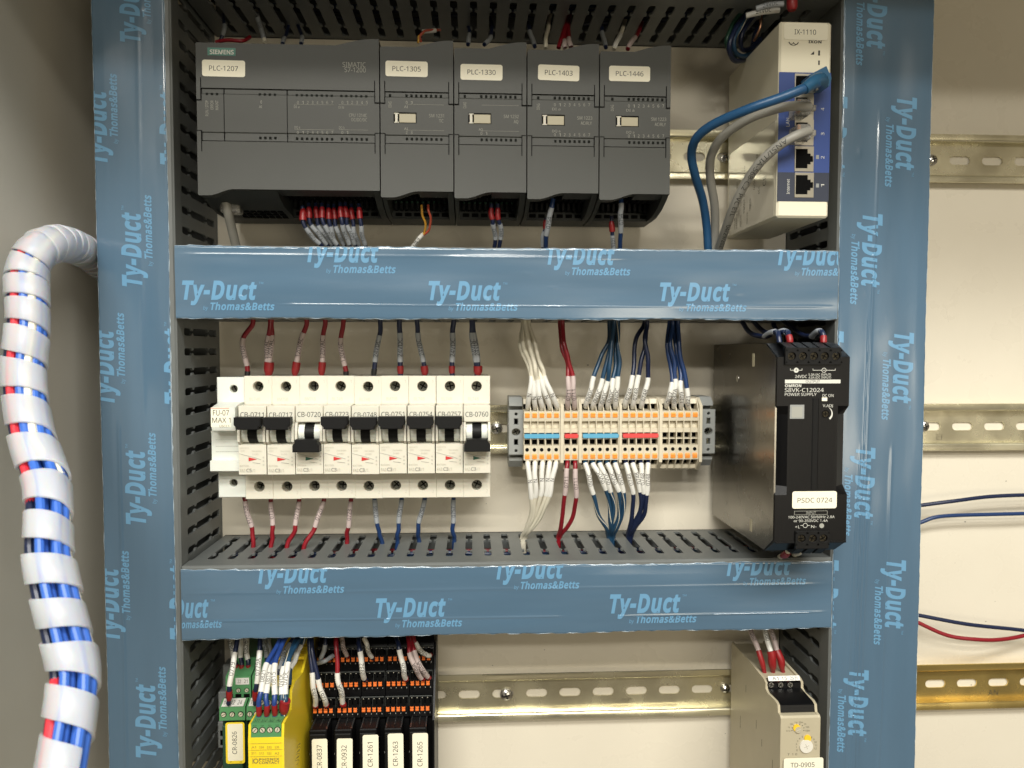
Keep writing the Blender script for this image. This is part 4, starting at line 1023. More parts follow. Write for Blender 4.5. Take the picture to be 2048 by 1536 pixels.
bl = [(e[2][0]-2, e[2][1]-.8), (e[3][0], e[3][1]-.3), (e[4][0], e[4][1]), (e[6][0], e[6][1]-.4), (e[7][0], e[7][1]-.3), (e[8][0], e[8][1]), (e[8][0]-6, e[8][1]-2), (e[2][0]-8, e[8][1]-2)]
mb.prism(bl, 'x', TA+1.62, TB-1.62, 'black_plastic')
zc0, zc1 = e[4][1], e[3][1]; dface = e[4][0]+.1
build(mb, 'terminal_cover', t, sharp=30)
for k, px in enumerate((1542, 1561, 1580)):
    m2 = MB(); x_, z_ = at(px, 1369.5, dface); m2.cyl((x_, z_), 'd', 2.4, dface-.1, dface+.05, 'hole_black', 18); m2.screw(x_, z_, dface+.35, 1.9, 'steel', rot=random.uniform(0, 1.5)); build(m2, 'terminal_screw', t)
mb = MB()   # white marker strip lying on the sloping cover
dd1 = e[3][0]; 
z_a, z_b = Z(1560, 1361.5, dd1+.4), Z(1560, 1352, dd1-1.2)
q = [V(TA+2, dd1+.5, z_a), V(TB-2.2, dd1+.5, z_a), V(TB-2.2, dd1-1.4, z_b), V(TA+2, dd1-1.4, z_b)]; mb.add(q+[p+Vector((0, .3, -.3)) for p in q], [(0, 1, 2, 3), (4, 5, 6, 7), (0, 1, 5, 4), (1, 2, 6, 5), (2, 3, 7, 6), (3, 0, 4, 7)], 'sleeve_white')
nrm = (q[1]-q[0]).cross(q[3]-q[0]).normalized(); nrm = nrm if nrm.y < 0 else -nrm; ux = (q[1]-q[0]).normalized(); uy = (q[3]-q[0])
for s_, fx, w in (('A1', .12, 4.2), ('15', .42, 3.6), ('25/31', .68, 5)):
    for tr_ in [text_tris(s_, w, .62)]: mb.tris(tr_, lambda a_, b_: q[0]+ux*(fx*(TB-TA-4)+a_)+uy*(b_+.18)+nrm*.08, 'ink')
build(mb, 'marker_strip', t)
D_ = TF+.05
for (cx_, cy_, n0, n1, rr, kr, big) in ((1596, 1459, 150, -10, 5.6, 2.2, 0), (1612, 1492, 180, -40, 6.3, 4.4, 1)):
    x_, z_ = at(cx_, cy_, D_); mb = MB()
    mb.cyl((x_, z_), 'd', kr, TF-1, TF+.9, 'knob_white' if big else 'timer_beige', 24, kr*.94)
    ax, az = (x_+.8, z_+kr+.6) if big else (x_-1.0, z_+1.2)
    mb.cyl((ax, az), 'd', 2.2, TF-1, TF+.75, 'knob_yellow', 18)
    for a_ in (.4, .4+math.pi/2):
        c_, s_ = math.cos(a_), math.sin(a_); L_ = 1.7; mb.prism([(x_+p*c_-w*s_, z_+p*s_+w*c_) for p, w in ((-L_, -.2), (L_, -.2), (L_, .2), (-L_, .2))], 'd', TF+.85, TF+.98+a_*.01, 'ink_faint')
    build(mb, 'dial', t)
mb = MB()
x_, z_ = at(1612, 1492, D_)
for k in range(13):
    a_ = math.radians(205-k*18.5); mb.text(str(k), x_+6.3*math.cos(a_), z_+6.3*math.sin(a_)-.5, None, 1.15, D_, 'ink', align='c')
x_, z_ = at(1596, 1459, D_)
for k, s_ in enumerate(('0.1s', '1s', '10s', '1m', '10m', '1h', '10h', '100h')):
    a_ = math.radians(190-k*29); mb.text(s_, x_+6.2*math.cos(a_), z_+4.6*math.sin(a_)-.4, None, 1.0, D_, 'ink', align='c')
    mb.prism([(x_+3.7*math.cos(a_+w)*r_, z_+3.3*math.sin(a_+w)*r_) for r_, w in ((.95, -.05), (1.15, -.05), (1.15, .05), (.95, .05))], 'd', TF, D_, 'ink')
mb.T('T  1 0', 1575, 1594, 1507, 1511, D_)
build(mb, 'dial_print', t)
mb = MB(); mb.sheet(X(1566, 1520, TF), X(1645, 1520, TF), Z(1600, 1552, TF), Z(1600, 1514, TF), TF+1.1, 1.4, 'sticker'); mb.T('TD-0905', 1581, 1629, 1526, 1535, TF+1.3); build(mb, 'name_label', t)
# ------------------------------------------------------------------ relays in the lower left corner
def plane_x(px, py, x):
    v = FW+R2*((px-1024)/FPX)-U2*((py-768)/FPX); k = x/v.x; return (DIST-v.y*k, v.z*k)
# grey end bracket
t = thing('end_bracket', 'grey end bracket on the bottom rail, left of the green relay bases', 'end bracket', (X(443, 1440, 32), 8, -275), 'end brackets')
mb = MB(); a, b_ = X(434.5, 1440, 32), X(452, 1440, 32)
for (y0, y1, dd) in ((1384, 1420, 30), (1420, 1444, 26), (1444, 1497, 32), (1330, 1384, 20), (1497, 1560, 22)): mb.box(a, b_, 8, dd, Z(440, y1, dd), Z(440, y0, dd), 'bracket_grey', .8)
cx = (a+b_)/2
for y_ in (1434, ): mb.cyl((cx, Z(440, y_, 32)), 'd', 2.2, 25, 26.2, 'hole_black', 18)
for y_ in (1466, 1484): mb.box(cx-1.1, cx+1.4, 31, 32.15, Z(440, y_+6, 32), Z(440, y_-5, 32), 'hole_black')
build(mb, 'bracket_body', t)
def slotscrew(x, z, d, r, par, m_='brass', hole='hole_black'):
    m2 = MB(); m2.cyl((x, z), 'd', r*1.25, d-.3, d+.03, hole, 16); m2.screw(x, z, d+.35, r, m_, kind='slot', rot=random.uniform(.2, 2.8)); build(m2, 'terminal_screw', par)
def green_base(x0, x1, label, up, lo, withlabel):
    t = thing('relay_base', label, 'relay base', ((x0+x1)/2, 8, -300), 'green relay bases')
    mb = MB(); zu1, zu0 = Z(470, 1351, 58), Z(470, 1397, 58); zl1, zl0 = Z(470, 1396, 71), Z(470, 1440, 71)
    g = .25; a, b_ = x0+g, x1-g; n_ = 3
    mb.prism([(8, zu1+6), (44, zu1+6), (50, zu1+1), (58, zu1-.5), (58, zu0), (8, zu0)], 'x', a, b_, 'pcb_green')
    mb.prism([(8, zu0), (60, zu0), (64, zl1-3.2), (71, zl1-6), (71.5, zl0), (8, zl0)], 'x', a, b_, 'pcb_green')
    mb.prism([(8, zl0), (66, zl0), (66, -320), (8, -320)], 'x', a+.4, b_-.2, 'relay_green')
    for k in range(3):
        u = a+(b_-a)*(k+.5)/3; mb.box(u-1.9, u+1.9, 57.5, 58.15, zu0+.6, zu0+3.0, 'hole_black'); mb.prism([(60.2, zu0-.1), (63.6, zl1-3.0), (63.9, zl1-2.9), (61, zu0+.2)], 'x', u-1.7, u+1.7, 'hole_black')
    build(mb, 'terminal_housing', t, sharp=30)
    for k in range(3):
        u = a+(b_-a)*(k+.5)/3; slotscrew(u, Z(470, 1429, 71.6), 71.5, 1.45, t); slotscrew(u, Z(470, 1381, 58), 58.0, 1.3, t)
    m2 = MB(); z_ = Z(470, 1416, 71); m2.prism([(64.5, zl1-3.2), (70.8, zl1-5.6), (71.1, zl1-5.4), (64.8, zl1-3.0)], 'x', a+1.2, b_-1.2, 'sleeve_white')
    q0 = Vector((a+1.6, -70.9, zl1-5.35)); uy = Vector((0, 6.3, 2.4)).normalized(); nr = Vector((0, -2.4, 6.3)).normalized()
    for k, s_ in enumerate(lo): m2.tris(text_tris(s_, 2.6, 3.4), lambda p, q: q0+Vector((1, 0, 0))*(p+k*(b_-a-3)/3+.4)+uy*(q+1.3)+nr*.1, 'ink')
    m2.box(a+(b_-a)*.4, b_-1, 58.0, 58.3, Z(470, 1369, 58), Z(470, 1356, 58), 'sleeve_white')
    for k, s_ in enumerate(up): m2.text(s_, a+(b_-a)*(.48+.26*k), Z(470, 1366, 58), 2.2, 2.3, 58.36)
    build(m2, 'marker_strip', t)
    m2 = MB(); m2.box(a+2.2, b_-1.4, 60, 73, -320, Z(470, 1441, 66), 'relay_green', .5); rl = build(m2, 'relay', t)
    if withlabel:
        m2 = MB(); D_ = 73.1; m2.sheet(X(451.5, 1480, D_), X(489.5, 1480, D_), Z(470, 1527, D_), Z(470, 1444.5, D_), D_, 1.5, 'relay_yellow', .2)
        m2.sheet(X(455.5, 1480, D_), X(486, 1480, D_), Z(470, 1521, D_), Z(470, 1447.5, D_), D_+.2, .8, 'sticker', .1); m2.TU('CR-0826', 465, 474, 1508, 1463, D_+.36)
        m2.T('A1', 459, 463, 1522.5, 1525.5, D_+.25); m2.T('A2', 479, 484, 1522.5, 1525.5, D_+.25); build(m2, 'name_label', rl)
    return t
green_base(-161.2, -144.6, 'green relay base at the far left, yellow framed sticker CR-0826', ['22', '21'], ['14', '12', '24'], True)
green_base(-144.2, -131.2, 'green relay base half hidden behind the yellow safety relay', ['22', '21'], ['14', '12', '24'], False)

t = thing('safety_relay', 'bright yellow safety relay with green screw terminals', 'safety relay', (-120, 10, -320))
YX0, YX1 = -130.6, -110.0
pf = [plane_x(*q, YX1) for q in ((569, 1536), (568, 1478), (568.7, 1447), (583, 1420), (584.5, 1379), (590, 1364), (606, 1345), (612, 1322), (617, 1300))]
pf = [(min(116, d_), z_) for d_, z_ in pf]; pf[0] = (pf[1][0], -320)
poly = pf+[(10, pf[-1][1]+2), (10, -320)]
mb = MB(); mb.prism(poly, 'x', YX1-1.5, YX1, 'relay_yellow'); mb.prism(poly, 'x', YX0, YX0+1.5, 'relay_yellow')
zt_ = Z(530, 1478, 115); core = [(pf[1][0]-.3, -320), (pf[1][0]-.3, zt_), (pf[1][0]-9, zt_+.3), (pf[4][0]-14, pf[4][1]), (pf[6][0]-6, pf[6][1]-.5), (10, pf[-1][1]), (10, -320)]
mb.prism(core, 'x', YX0+1.5, YX1-1.5, 'relay_yellow')
for k in range(5): u = 28+k*5; mb.box(YX0+1, YX1-.3, u, u+1.2, pf[7][1]-1, pf[7][1]+1.6-k*.1, 'relay_yellow', .3)
D_ = pf[1][0]+.02
for y_ in (1487, 1500, 1513): mb.pbox(497, 566, y_-.4, y_+.1, D_-.1, D_, 'pencil_grey', dm=D_)
for i, s_ in enumerate(('A1', 'S34', 'S33', 'S35')): mb.T(s_, 503+i*15.5, 512+i*15.5, 1492.5, 1497, D_, 'pencil_grey')
for i, s_ in enumerate(('S11', 'S12', 'S22', 'A2')): mb.T(s_, 503+i*15.5, 512+i*15.5, 1504.5, 1509, D_, 'pencil_grey')
mb.T('PHŒNIX', 518, 559, 1516.5, 1521.5, D_, 'pencil_grey', bold=.3); mb.T('CONTACT', 518, 559, 1523, 1528, D_, 'pencil_grey', bold=.3)
x_, z_ = at(506, 1527.5, D_); mb.ring((x_+1.6, z_+1.6), 1.5, .95, D_, 'pencil_grey'); mb.pbox(505, 506.3, 1517, 1528, D_-.1, D_, 'pencil_grey', dm=D_)
for k0 in range(3):   # pencilled scribble on the flank
    sp = []
    for k in range(14):
        a_ = k*.75; q_ = plane_x(597-k0*1.5+3.5*math.sin(a_), 1486+k0*13+k*1.1+3*math.cos(a_*1.3), YX1); sp.append(V(YX1+.02, q_[0], q_[1]))
    mb.tube(smooth_path(sp, 3), .16, 'pencil_grey', 5)
build(mb, 'housing', t, sharp=30)
def green_block(nm, y0, y1, dd, ytop, dtop, scr_y, tags, ty):
    m2 = MB(); a, b_ = YX0+1.7, YX1-1.7; z0, z1, z2 = Z(530, y1, dd), Z(530, y0, dd), Z(530, ytop, dtop)
    m2.prism([(dd-14, z0), (dd, z0), (dd, z1), (dtop, z2), (dtop-2, z2+1), (dd-14, z2+1)], 'x', a, b_, 'pcb_green')
    w = (b_-a)/4
    for k in range(4): u = a+w*(k+.5); m2.box(u-1.6, u+1.6, dtop-6, dtop-1.9, z2-1, z2+1.2, 'hole_black'); m2.box(u-1.7, u+1.7, dd-12, dd-.6, z0-.12, z0+.4, 'hole_black')
    o = build(m2, nm, t, sharp=30)
    for k in range(4): slotscrew(a+w*(k+.5), Z(530, scr_y, dd), dd, 1.5, t)
    if tags:
        m3 = MB(); q0 = V(a, dd, z1); uy = (V(a, dtop, z2)-q0); L = uy.length; uy.normalize(); nr = Vector((1, 0, 0)).cross(uy); nr = nr if nr.y < 0 else -nr
        for k, s_ in enumerate(tags): m3.tris(text_tris(s_, 3.0, L*.5, shear=.2), lambda p, q: q0+Vector((1, 0, 0))*(p+w*k+.9)+uy*(q+L*.2)+nr*.06, 'ink')
        for k in range(4): m3.text('N/A', a+w*(k+.28), Z(530, 1452.5, dd), 1.9, .9, dd+.03)
        build(m3, 'terminal_marks', t)
green_block('terminal_plug', 1446.5, 1476, 113, 1433, 105, 1460, ['S11', 'S12', 'S22', 'A2'], 1440)
green_block('terminal_plug', 1398, 1430, 98, 1385, 90, 1405, None, 0)
mb = MB(); mb.box(YX0+1.6, YX1-1.6, 99.2, 108, Z(530, 1433.5, 105)-.2, Z(530, 1433.5, 105)+.2, 'pcb_green')
build(mb, 'terminal_step', t)

names5 = ['CR-0837', 'CR-0932', 'CR-1261', 'CR-1263', 'CR-1265']; lx = [(624, 655, 1475), (673.5, 705, 1475.5), (725.5, 757, 1469.5), (776, 807, 1468), (825, 856, 1468.5)]
for i in range(5):
    x0 = -106.8+16.04*i; a, b_ = x0+.25, x0+15.8
    t = thing('plug_in_relay', 'slim black relay with orange levers and the upright sticker '+names5[i], 'relay', ((a+b_)/2, 8, -320), 'slim black relays in the lower left')
    mb = MB(); rows = [(37, 1318, 1342), (47, 1368, 1391), (52, 1419, 1434)]
    zz = lambda py, d_: Z(745, py, d_)
    mb.prism([(8, zz(1262, 20)), (24, zz(1262, 24)), (30, zz(1285, 30)), (32, zz(1300, 32)), (36.6, zz(1310, 37)), (37, zz(1342, 37)), (40, zz(1345, 40)), (40, zz(1352, 40)), (46.6, zz(1357, 47)), (47, zz(1391, 47)), (46, zz(1395, 46)), (46, zz(1405, 46)), (51.6, zz(1409, 52)), (52, zz(1434, 52)), (49, zz(1438, 49)), (49, -320), (8, -320)], 'x', a, b_, 'black_plastic')
    for dd, py, _ in rows:
        z_ = zz(py, dd)
        for k in range(4):
            u = a+1.7+k*3.5; mb.box(u-.25, u+.25, dd, dd+.12, z_+7.2, z_+7.7, 'ink_faint'); mb.box(u-1.3, u+1.3, dd-.5, dd+.03, z_+2.5, z_+6.8, 'hole_black')
            mb.box(u+1.6, u+1.8, dd, dd+.1, z_-3.3, z_-2.6, 'sleeve_white')
        for u in (a+1.8, b_-3.2): mb.cyl((u, z_-3.8), 'd', 1.0, dd-.5, dd+.04, 'hole_black', 10)
        for u in (a+.1, a+7.7, b_-.3): mb.box(u, u+.22, dd, dd+.35, z_+2.2, z_+8.2, 'plc_dark')
        mb.box(a+.2, b_-.2, dd-.2, dd+.3, z_+8.0, z_+8.9, 'plc_dark', .2)
    build(mb, 'terminal_base', t, sharp=30)
    for dd, py, _ in rows:
        z_ = zz(py, dd)
        for k in range(4):
            u = a+1.7+k*3.5; m2 = MB(); m2.box(u-1.15, u+1.15, dd-.2, dd+.5, z_-1.55, z_-.1, 'relay_orange', .2); m2.box(u-1.15, u+1.15, dd-.2, dd+.35, z_+.05, z_+1.1, 'relay_orange', .2); m2.prism([(u-1.1, z_+1.1), (u+1.1, z_+1.1), (u+1.1, z_+1.6), (u, z_+1.15), (u-1.1, z_+1.6)], 'd', dd, dd+.3, 'relay_orange'); build(m2, 'release_lever', t)
    m2 = MB(); zl = zz(1459, 68); m2.box(a+.9, b_-3.2, 49, 67.5, -320, zl, 'black_plastic', .6); m2.box(a+1.4, b_-3.7, 67.5, 68.6, -320, zl-2.2, 'matt_black', .5)
    for k in range(3): m2.text('NO', a+1.2, -262-k*12, .8, 1.2, 67.8, 'sleeve_white')
    rl = build(m2, 'relay', t)
    m2 = MB(); zA, zB = zz(1437, 52), zl+.1
    m2.prism([(50, zB), (66, zB), (54, zA), (50, zA)], 'x', a+1.6, a+2.4, 'clear_tab'); m2.prism([(50, zB), (66, zB), (54, zA), (50, zA)], 'x', b_-4.2, b_-3.4, 'clear_tab'); m2.box(a+1.6, b_-3.4, 50, 51, zB, zA, 'clear_tab'); m2.prism([(50, zB), (62, zB), (53, zA), (50, zA)], 'x', a+7, a+7.5, 'clear_tab'); build(m2, 'clear_latch', rl)
    m2 = MB(); D_ = 68.7; p0, p1, py = lx[i]; m2.sheet(X(p0, 1500, D_), X(p1, 1500, D_), Z(745, 1560, D_), Z(745, py, D_), D_, 1.3, 'sticker', tilt=random.uniform(-.01, .01))
    m2.TU(names5[i], p0+10, p0+20, py+64, py+15, D_+.2); build(m2, 'name_label', rl)
mb = MB(); mb.prism([(8, Z(868, 1275, 20)), (30, Z(868, 1285, 30)), (52, Z(868, 1400, 52)), (60, Z(868, 1440, 60)), (60, -320), (8, -320)], 'x', -26.4, -25.2, 'black_plastic')
build(mb, 'end_plate', None, 'thin black end plate right of the five slim black relays', 'end plate')

# ------------------------------------------------------------------ cables of the router
def cable(label, pts, r, m_, cat='network cable', group='network cables', text=None, n_=16):
    path = smooth_path([P3(*p) for p in pts], 8); mb = MB(); mb.tube(path, r, m_, n_)
    if text:
        for s_, frac in text: wrap_text(mb, s_, path, plen(path)*frac, r, 2.7, xs=1.25)
    return build(mb, 'network_cable', None, label, cat, group), path
o, pb = cable('thick blue network cable curving down from the top port of the router', [(1634, 166, 128), (1600, 180, 130), (1560, 196, 128), (1500, 217, 122), (1430, 247, 108), (1394, 275, 96), (1383, 308, 84), (1390, 350, 74), (1405, 400, 60), (1413, 450, 50), (1416, 500, 44), (1416, 512, 40)], 2.75, 'cable_blue')
mb = MB(); pp = [P3(1608, 178, 130), P3(1628, 163, 128), P3(1640, 160, 120), P3(1641, 168, 108), P3(1622, 172, 101)]
mb.tube(smooth_path(pp, 5), [3.2+.09*k if k < 12 else 4.2 for k in range(21)], 'boot_blue', 14); mb.prism([(X(1640, 150, 104), Z(1640, 142, 104)), (X(1651, 150, 104), Z(1652, 166, 104)), (X(1646, 150, 104), Z(1646, 182, 104)), (X(1612, 150, 104), Z(1612, 184, 104)), (X(1606, 150, 104), Z(1612, 160, 104))], 'd', 101, 112, 'boot_blue')
build(mb, 'plug_boot', o)
o, pg = cable('plain grey network cable in the second port of the router', [(1618, 214, 112), (1590, 212, 116), (1560, 216, 116), (1510, 232, 108), (1470, 254, 98), (1438, 282, 88), (1421, 318, 78), (1421, 360, 68), (1429, 410, 58), (1430, 460, 48), (1426, 505, 42), (1426, 515, 40)], 2.75, 'cable_grey')
def plug(par, cx, cy):
    mb = MB(); mb.pbox(cx-15, cx+13, cy-15, cy+17, 100.5, 113, 'clear_plastic', .8, dm=112); mb.pbox(cx+13, cx+25, cy-4, cy+8, 101, 104, 'clear_plastic', .4, dm=104)
    for k in range(8): mb.pbox(cx-14, cx-8, cy-12+k*3.2, cy-11+k*3.2, 110, 113.1, 'copper', dm=112)
    build(mb, 'clear_plug', par)
plug(o, 1608, 213)
o, pt_ = cable('grey network cable printed with lettering, from the third port of the router', [(1618, 262, 112), (1595, 270, 115), (1560, 290, 112), (1520, 325, 104), (1490, 368, 92), (1468, 412, 80), (1453, 452, 66), (1440, 490, 50), (1434, 508, 42), (1433, 516, 40)], 2.75, 'cable_grey', text=[('ANSI/TIA-568-C.2', .30), ('PVC ETL', .56), ('04/29/2021', .80)])
plug(o, 1608, 263)
o, _ = cable('grey network cable with a clear plug under the wide controller', [(452, 404, 62), (456, 425, 60), (463, 455, 52), (472, 492, 42), (474, 504, 40)], 2.9, 'cable_grey')
mb = MB(); mb.pbox(439, 476, 396, 424, 50, 62, 'clear_plastic', .8); mb.pbox(472, 479, 392, 426, 58, 61, 'clear_plastic', .4); build(mb, 'clear_plug', o)

# ------------------------------------------------------------------ wires under the top row
gw = 'wires leaving the bottom of the controllers'
tops = [605, 617, 631.5, 643, 656, 667, 680, 690, 702, 717.6]; bots = [645, 657, 668, 676, 674, 690, 700, 712, 719, 731]; yf = [418, 413, 413, 413, 415, 415, 412, 412, 415, 414]
for i in range(10):
    x0, x1 = tops[i], bots[i]; y = yf[i]; d0 = 58-(i % 3)*2
    q = [(x0, y-6, d0+1), (x0+1.5, y+10, d0+2), (x0+4, y+34, d0+2), (x0+(x1-x0)*.55, y+58, d0-2), (x1, 494, d0-8), (x1+1, 506, d0-12)]
    o = wire('%s of the ten red-tipped wires under the wide controller' % ['first from the left', 'second from the left', 'third from the left', 'fourth from the left', 'fifth from the left', 'sixth from the left', 'seventh from the left', 'eighth from the left', 'ninth from the left', 'last, rightmost'][i],
         q, 'wire_navy', 1.3, (y+36, 488), random.choice(['0832', '1224', '0821', '1209']), 'sleeve_grey', 'ferrule_red', (y, y+24), group=gw, tr=1.9 if i else 2.4, th=2.2)
    mb = MB(); p0, p1 = P3(x0, y+1, d0+1.5), P3(x0-.3, y-6, d0+.5); mb.tube([p0, p0.lerp(p1, .5), p1], .75, 'tin', 10); build(mb, 'wire_pin', o)
wire('thin yellow thermocouple lead under the module PLC-1305', [(843, 410, 58), (844, 425, 58), (850, 445, 54), (850, 462, 50), (846, 470, 48)], 'wire_yellow', .75, group=gw)
wire('thin red thermocouple lead under the module PLC-1305', [(856, 410, 58), (858, 425, 59), (862, 445, 55), (856, 462, 50), (847, 470, 48)], 'wire_rust', .75, group=gw)
wire('white sleeved lead where the yellow and red thermocouple leads join', [(847, 466, 48), (838, 478, 47), (828, 490, 44), (820, 506, 40)], 'wire_white', 1.2, (468, 500), '1743', 'sleeve_white', group=gw, th=2.4)
for nm, a0, a1, xb in (('left', 982.5, 985, 987), ('right', 995.5, 998, 996)):
    o = wire('%s of the two red-tipped wires under the module PLC-1330' % nm, [(a0, 408, 59), (a0, 425, 59), (a0+2, 442, 58), (a1+5, 465, 53), (xb+2, 494, 46), (xb, 506, 42)], 'wire_navy', 1.35, (449, 480), '0932', 'sleeve_grey', 'ferrule_red', (413, 438), group=gw, tr=1.75, th=2.2)
    mb = MB(); p0, p1 = P3(a0, 415, 59.2), P3(a0, 409, 58.5); mb.tube([p0, p0.lerp(p1, .5), p1], .75, 'tin', 10); build(mb, 'wire_pin', o)
wire('blue wire with a grey 0754 sleeve under the module PLC-1403', [(1106, 398, 66), (1103, 415, 66), (1098, 440, 62), (1093, 470, 56), (1091, 506, 44)], 'wire_blue', 1.5, (414, 471), '0754', 'sleeve_grey', group=gw)
wire('short red-tipped wire half hidden behind the 0754 wire of PLC-1403', [(1092, 436, 52), (1090, 455, 52), (1086, 475, 49), (1085, 506, 42)], 'wire_navy', 1.2, (462, 490), '', 'sleeve_grey', 'ferrule_red', (440, 458), group=gw, tr=1.6)
wire('blue wire with a grey 0754 sleeve under the module PLC-1446', [(1242, 398, 66), (1242, 420, 66), (1241, 450, 60), (1240, 506, 46)], 'wire_blue', 1.45, (408, 462), '0754', 'sleeve_grey', group=gw)
o = wire('red-tipped wire beside the 0754 wire of PLC-1446', [(1224, 432, 54), (1223.5, 450, 54), (1225, 470, 52), (1228, 506, 44)], 'wire_navy', 1.3, (472, 494), '1221', 'sleeve_grey', 'ferrule_red', (441, 463), group=gw, tr=2.0)
mb = MB(); p0, p1 = P3(1224, 443, 54), P3(1224, 433, 54); mb.tube([p0, p0.lerp(p1, .5), p1], .8, 'tin', 10); build(mb, 'wire_pin', o)

# wires above the top row
gt = 'wires above the controllers'
for lab, q, c_, s_, r_, tx_, slc in (
    ('white sleeved wire standing above the wide controller', [(512, 20, 30), (518, 45, 34), (530, 84, 42)], 'wire_white', (26, 78), 1.35, '0VDC', 'sleeve_grey'),
    ('grey sleeved wire at the left end above the wide controller', [(440, 84, 34), (448, 62, 34), (448, 46, 28), (446, 30, 22)], 'wire_navy', (50, 72), 1.2, '', 'sleeve_grey'),
    ('dark red wire lying along the top of the wide controller', [(432, 84, 40), (455, 80, 42), (485, 82, 42), (500, 74, 36)], 'wire_red', None, 1.2, '', ''),
    ('short grey wire end above the middle of the wide controller', [(565, 88, 38), (568, 78, 34), (575, 60, 24), (580, 40, 20)], 'wire_navy', (76, 87), 1.2, '', 'sleeve_grey'),
    ('second short grey wire end above the wide controller', [(602, 88, 38), (604, 76, 34), (598, 55, 24), (590, 40, 20)], 'wire_navy', (72, 87), 1.2, '', 'sleeve_grey'),
    ('white sleeved lead lying over the module PLC-1305', [(842, 84, 42), (840, 72, 44), (850, 62, 44), (872, 60, 40), (880, 60, 34)], 'wire_rust', None, .8, '', ''),
    ('pale sleeve of a lead above the module PLC-1305', [(845, 63, 42), (858, 62, 42), (871, 61, 40)], 'sleeve_white', None, 1.4, '', ''),
    ('thin orange lead standing above the module PLC-1305', [(836, 86, 44), (838, 74, 44), (848, 65, 42)], 'wire_yellow', None, .7, '', ''),
    ('dark wire with grey sleeve above the module PLC-1330', [(936, 90, 40), (938, 72, 36), (936, 50, 26), (932, 30, 20)], 'wire_navy', (68, 88), 1.3, '', 'sleeve_grey'),
    ('second dark wire with grey sleeve above the module PLC-1330', [(968, 90, 40), (980, 76, 36), (984, 55, 26), (980, 35, 20)], 'wire_navy', (72, 88), 1.3, '', 'sleeve_grey'),
    ('grey sleeved wire left of the white one above PLC-1403', [(1070, 94, 40), (1062, 70, 34), (1056, 45, 26)], 'wire_navy', (64, 92), 1.3, '', 'sleeve_grey'),
    ('white wire above the module PLC-1403', [(1091, 96, 44), (1092, 78, 42), (1096, 55, 32), (1101, 30, 22), (1103, 10, 18)], 'wire_white', None, 1.4, '', ''),
    ('left crimson wire above the module PLC-1403', [(1117, 96, 42), (1124, 72, 40), (1134, 45, 30), (1141, 15, 20)], 'wire_red', None, 1.5, '', ''),
    ('right crimson wire with a pink sleeve above the module PLC-1403', [(1142, 94, 44), (1138, 80, 42), (1136, 55, 32), (1140, 25, 22)], 'wire_red', (78, 94), 1.5, '', 'sleeve_pink'),
    ('short pink sleeved wire above the module PLC-1403', [(1130, 96, 45), (1128, 84, 43), (1131, 60, 34)], 'wire_red', (80, 96), 1.4, '', 'sleeve_pink'),
    ('white wire above the module PLC-1446', [(1228, 99, 44), (1234, 82, 42), (1243, 65, 34), (1252, 35, 22)], 'wire_white', (70, 97), 1.4, '', 'sleeve_white'),
    ('pink sleeved wire above the module PLC-1446', [(1255, 99, 44), (1262, 84, 42), (1274, 70, 34), (1284, 45, 22)], 'wire_red', (74, 97), 1.4, '', 'sleeve_pink'),
    ('dark grey sleeved wire above the module PLC-1446', [(1212, 96, 40), (1206, 72, 34), (1202, 45, 26)], 'wire_navy', (66, 94), 1.3, '', 'sleeve_grey')):
    wire(lab, q, c_, r_, s_, tx_, slc or 'sleeve_grey', group=gt, th=2)
# loose loop of wires at the top of the router
gl = 'wires looping above the router'
for lab, q, c_, r_, s_ in (
    ('dark green wire, outermost of the loop above the router', [(1560, -12, 40), (1500, 14, 50), (1470, 42, 58), (1455, 75, 60), (1457, 100, 56), (1470, 118, 50)], 'wire_green', 1.5, None),
    ('navy wire with a bright edge looping above the router', [(1540, -10, 40), (1500, 22, 54), (1474, 52, 62), (1460, 84, 64), (1460, 108, 60), (1472, 122, 52), (1492, 118, 40), (1506, 104, 30)], 'wire_navy', 1.6, None),
    ('blue striped wire looping above the router', [(1545, 4, 42), (1502, 28, 56), (1478, 58, 60), (1467, 84, 60), (1470, 104, 56), (1486, 113, 48), (1500, 106, 36)], 'wire_teal', 1.6, None),
    ('navy wire on the inside of the loop above the router', [(1560, 6, 40), (1510, 30, 50), (1488, 60, 54), (1480, 84, 52), (1488, 100, 46), (1506, 94, 36), (1520, 78, 30)], 'wire_navy', 1.6, None),
    ('short navy wire deep inside the loop above the router', [(1560, 20, 30), (1530, 40, 34), (1510, 70, 36), (1505, 92, 32)], 'wire_navy', 1.7, None),
    ('bare copper lead inside the loop above the router', [(1524, 24, 46), (1521, 45, 46), (1516, 66, 44), (1508, 82, 40)], 'copper', .9, None),
    ('black wire behind the loop above the router', [(1560, 30, 24), (1535, 60, 26), (1520, 84, 28), (1500, 104, 28)], 'wire_black', 2.2, None)):
    wire(lab, q, c_, r_, s_, stripe='striped' in lab, group=gl)
for lab, q in (('white sleeve with black lettering above the router', [(1492, 31, 76), (1525, 24, 79), (1558, 20, 79)]), ('grey sleeve above the white one, at the top of the loop', [(1512, 18, 86), (1540, 10, 88), (1566, 8, 88)])):
    mb = MB(); pa = smooth_path([P3(*p) for p in q]); mb.tube(pa, 1.75, 'sleeve_white' if 'white sleeve' in lab else 'sleeve_grey', 14); wrap_text(mb, '24VDC', pa, plen(pa)*.5, 1.75, 2.1); build(mb, 'marker_sleeve', None, lab, 'marker sleeve', gl)
mb = MB(); mb.tube([P3(1584, -8, 90), P3(1584, 4, 90), P3(1584, 15, 90), P3(1584, 21, 90)], [2.9, 3.2, 3.2, 2.2], 'ferrule_red', 16); build(mb, 'crimp_ferrule', None, 'big red crimp ferrule above the router', 'ferrule')

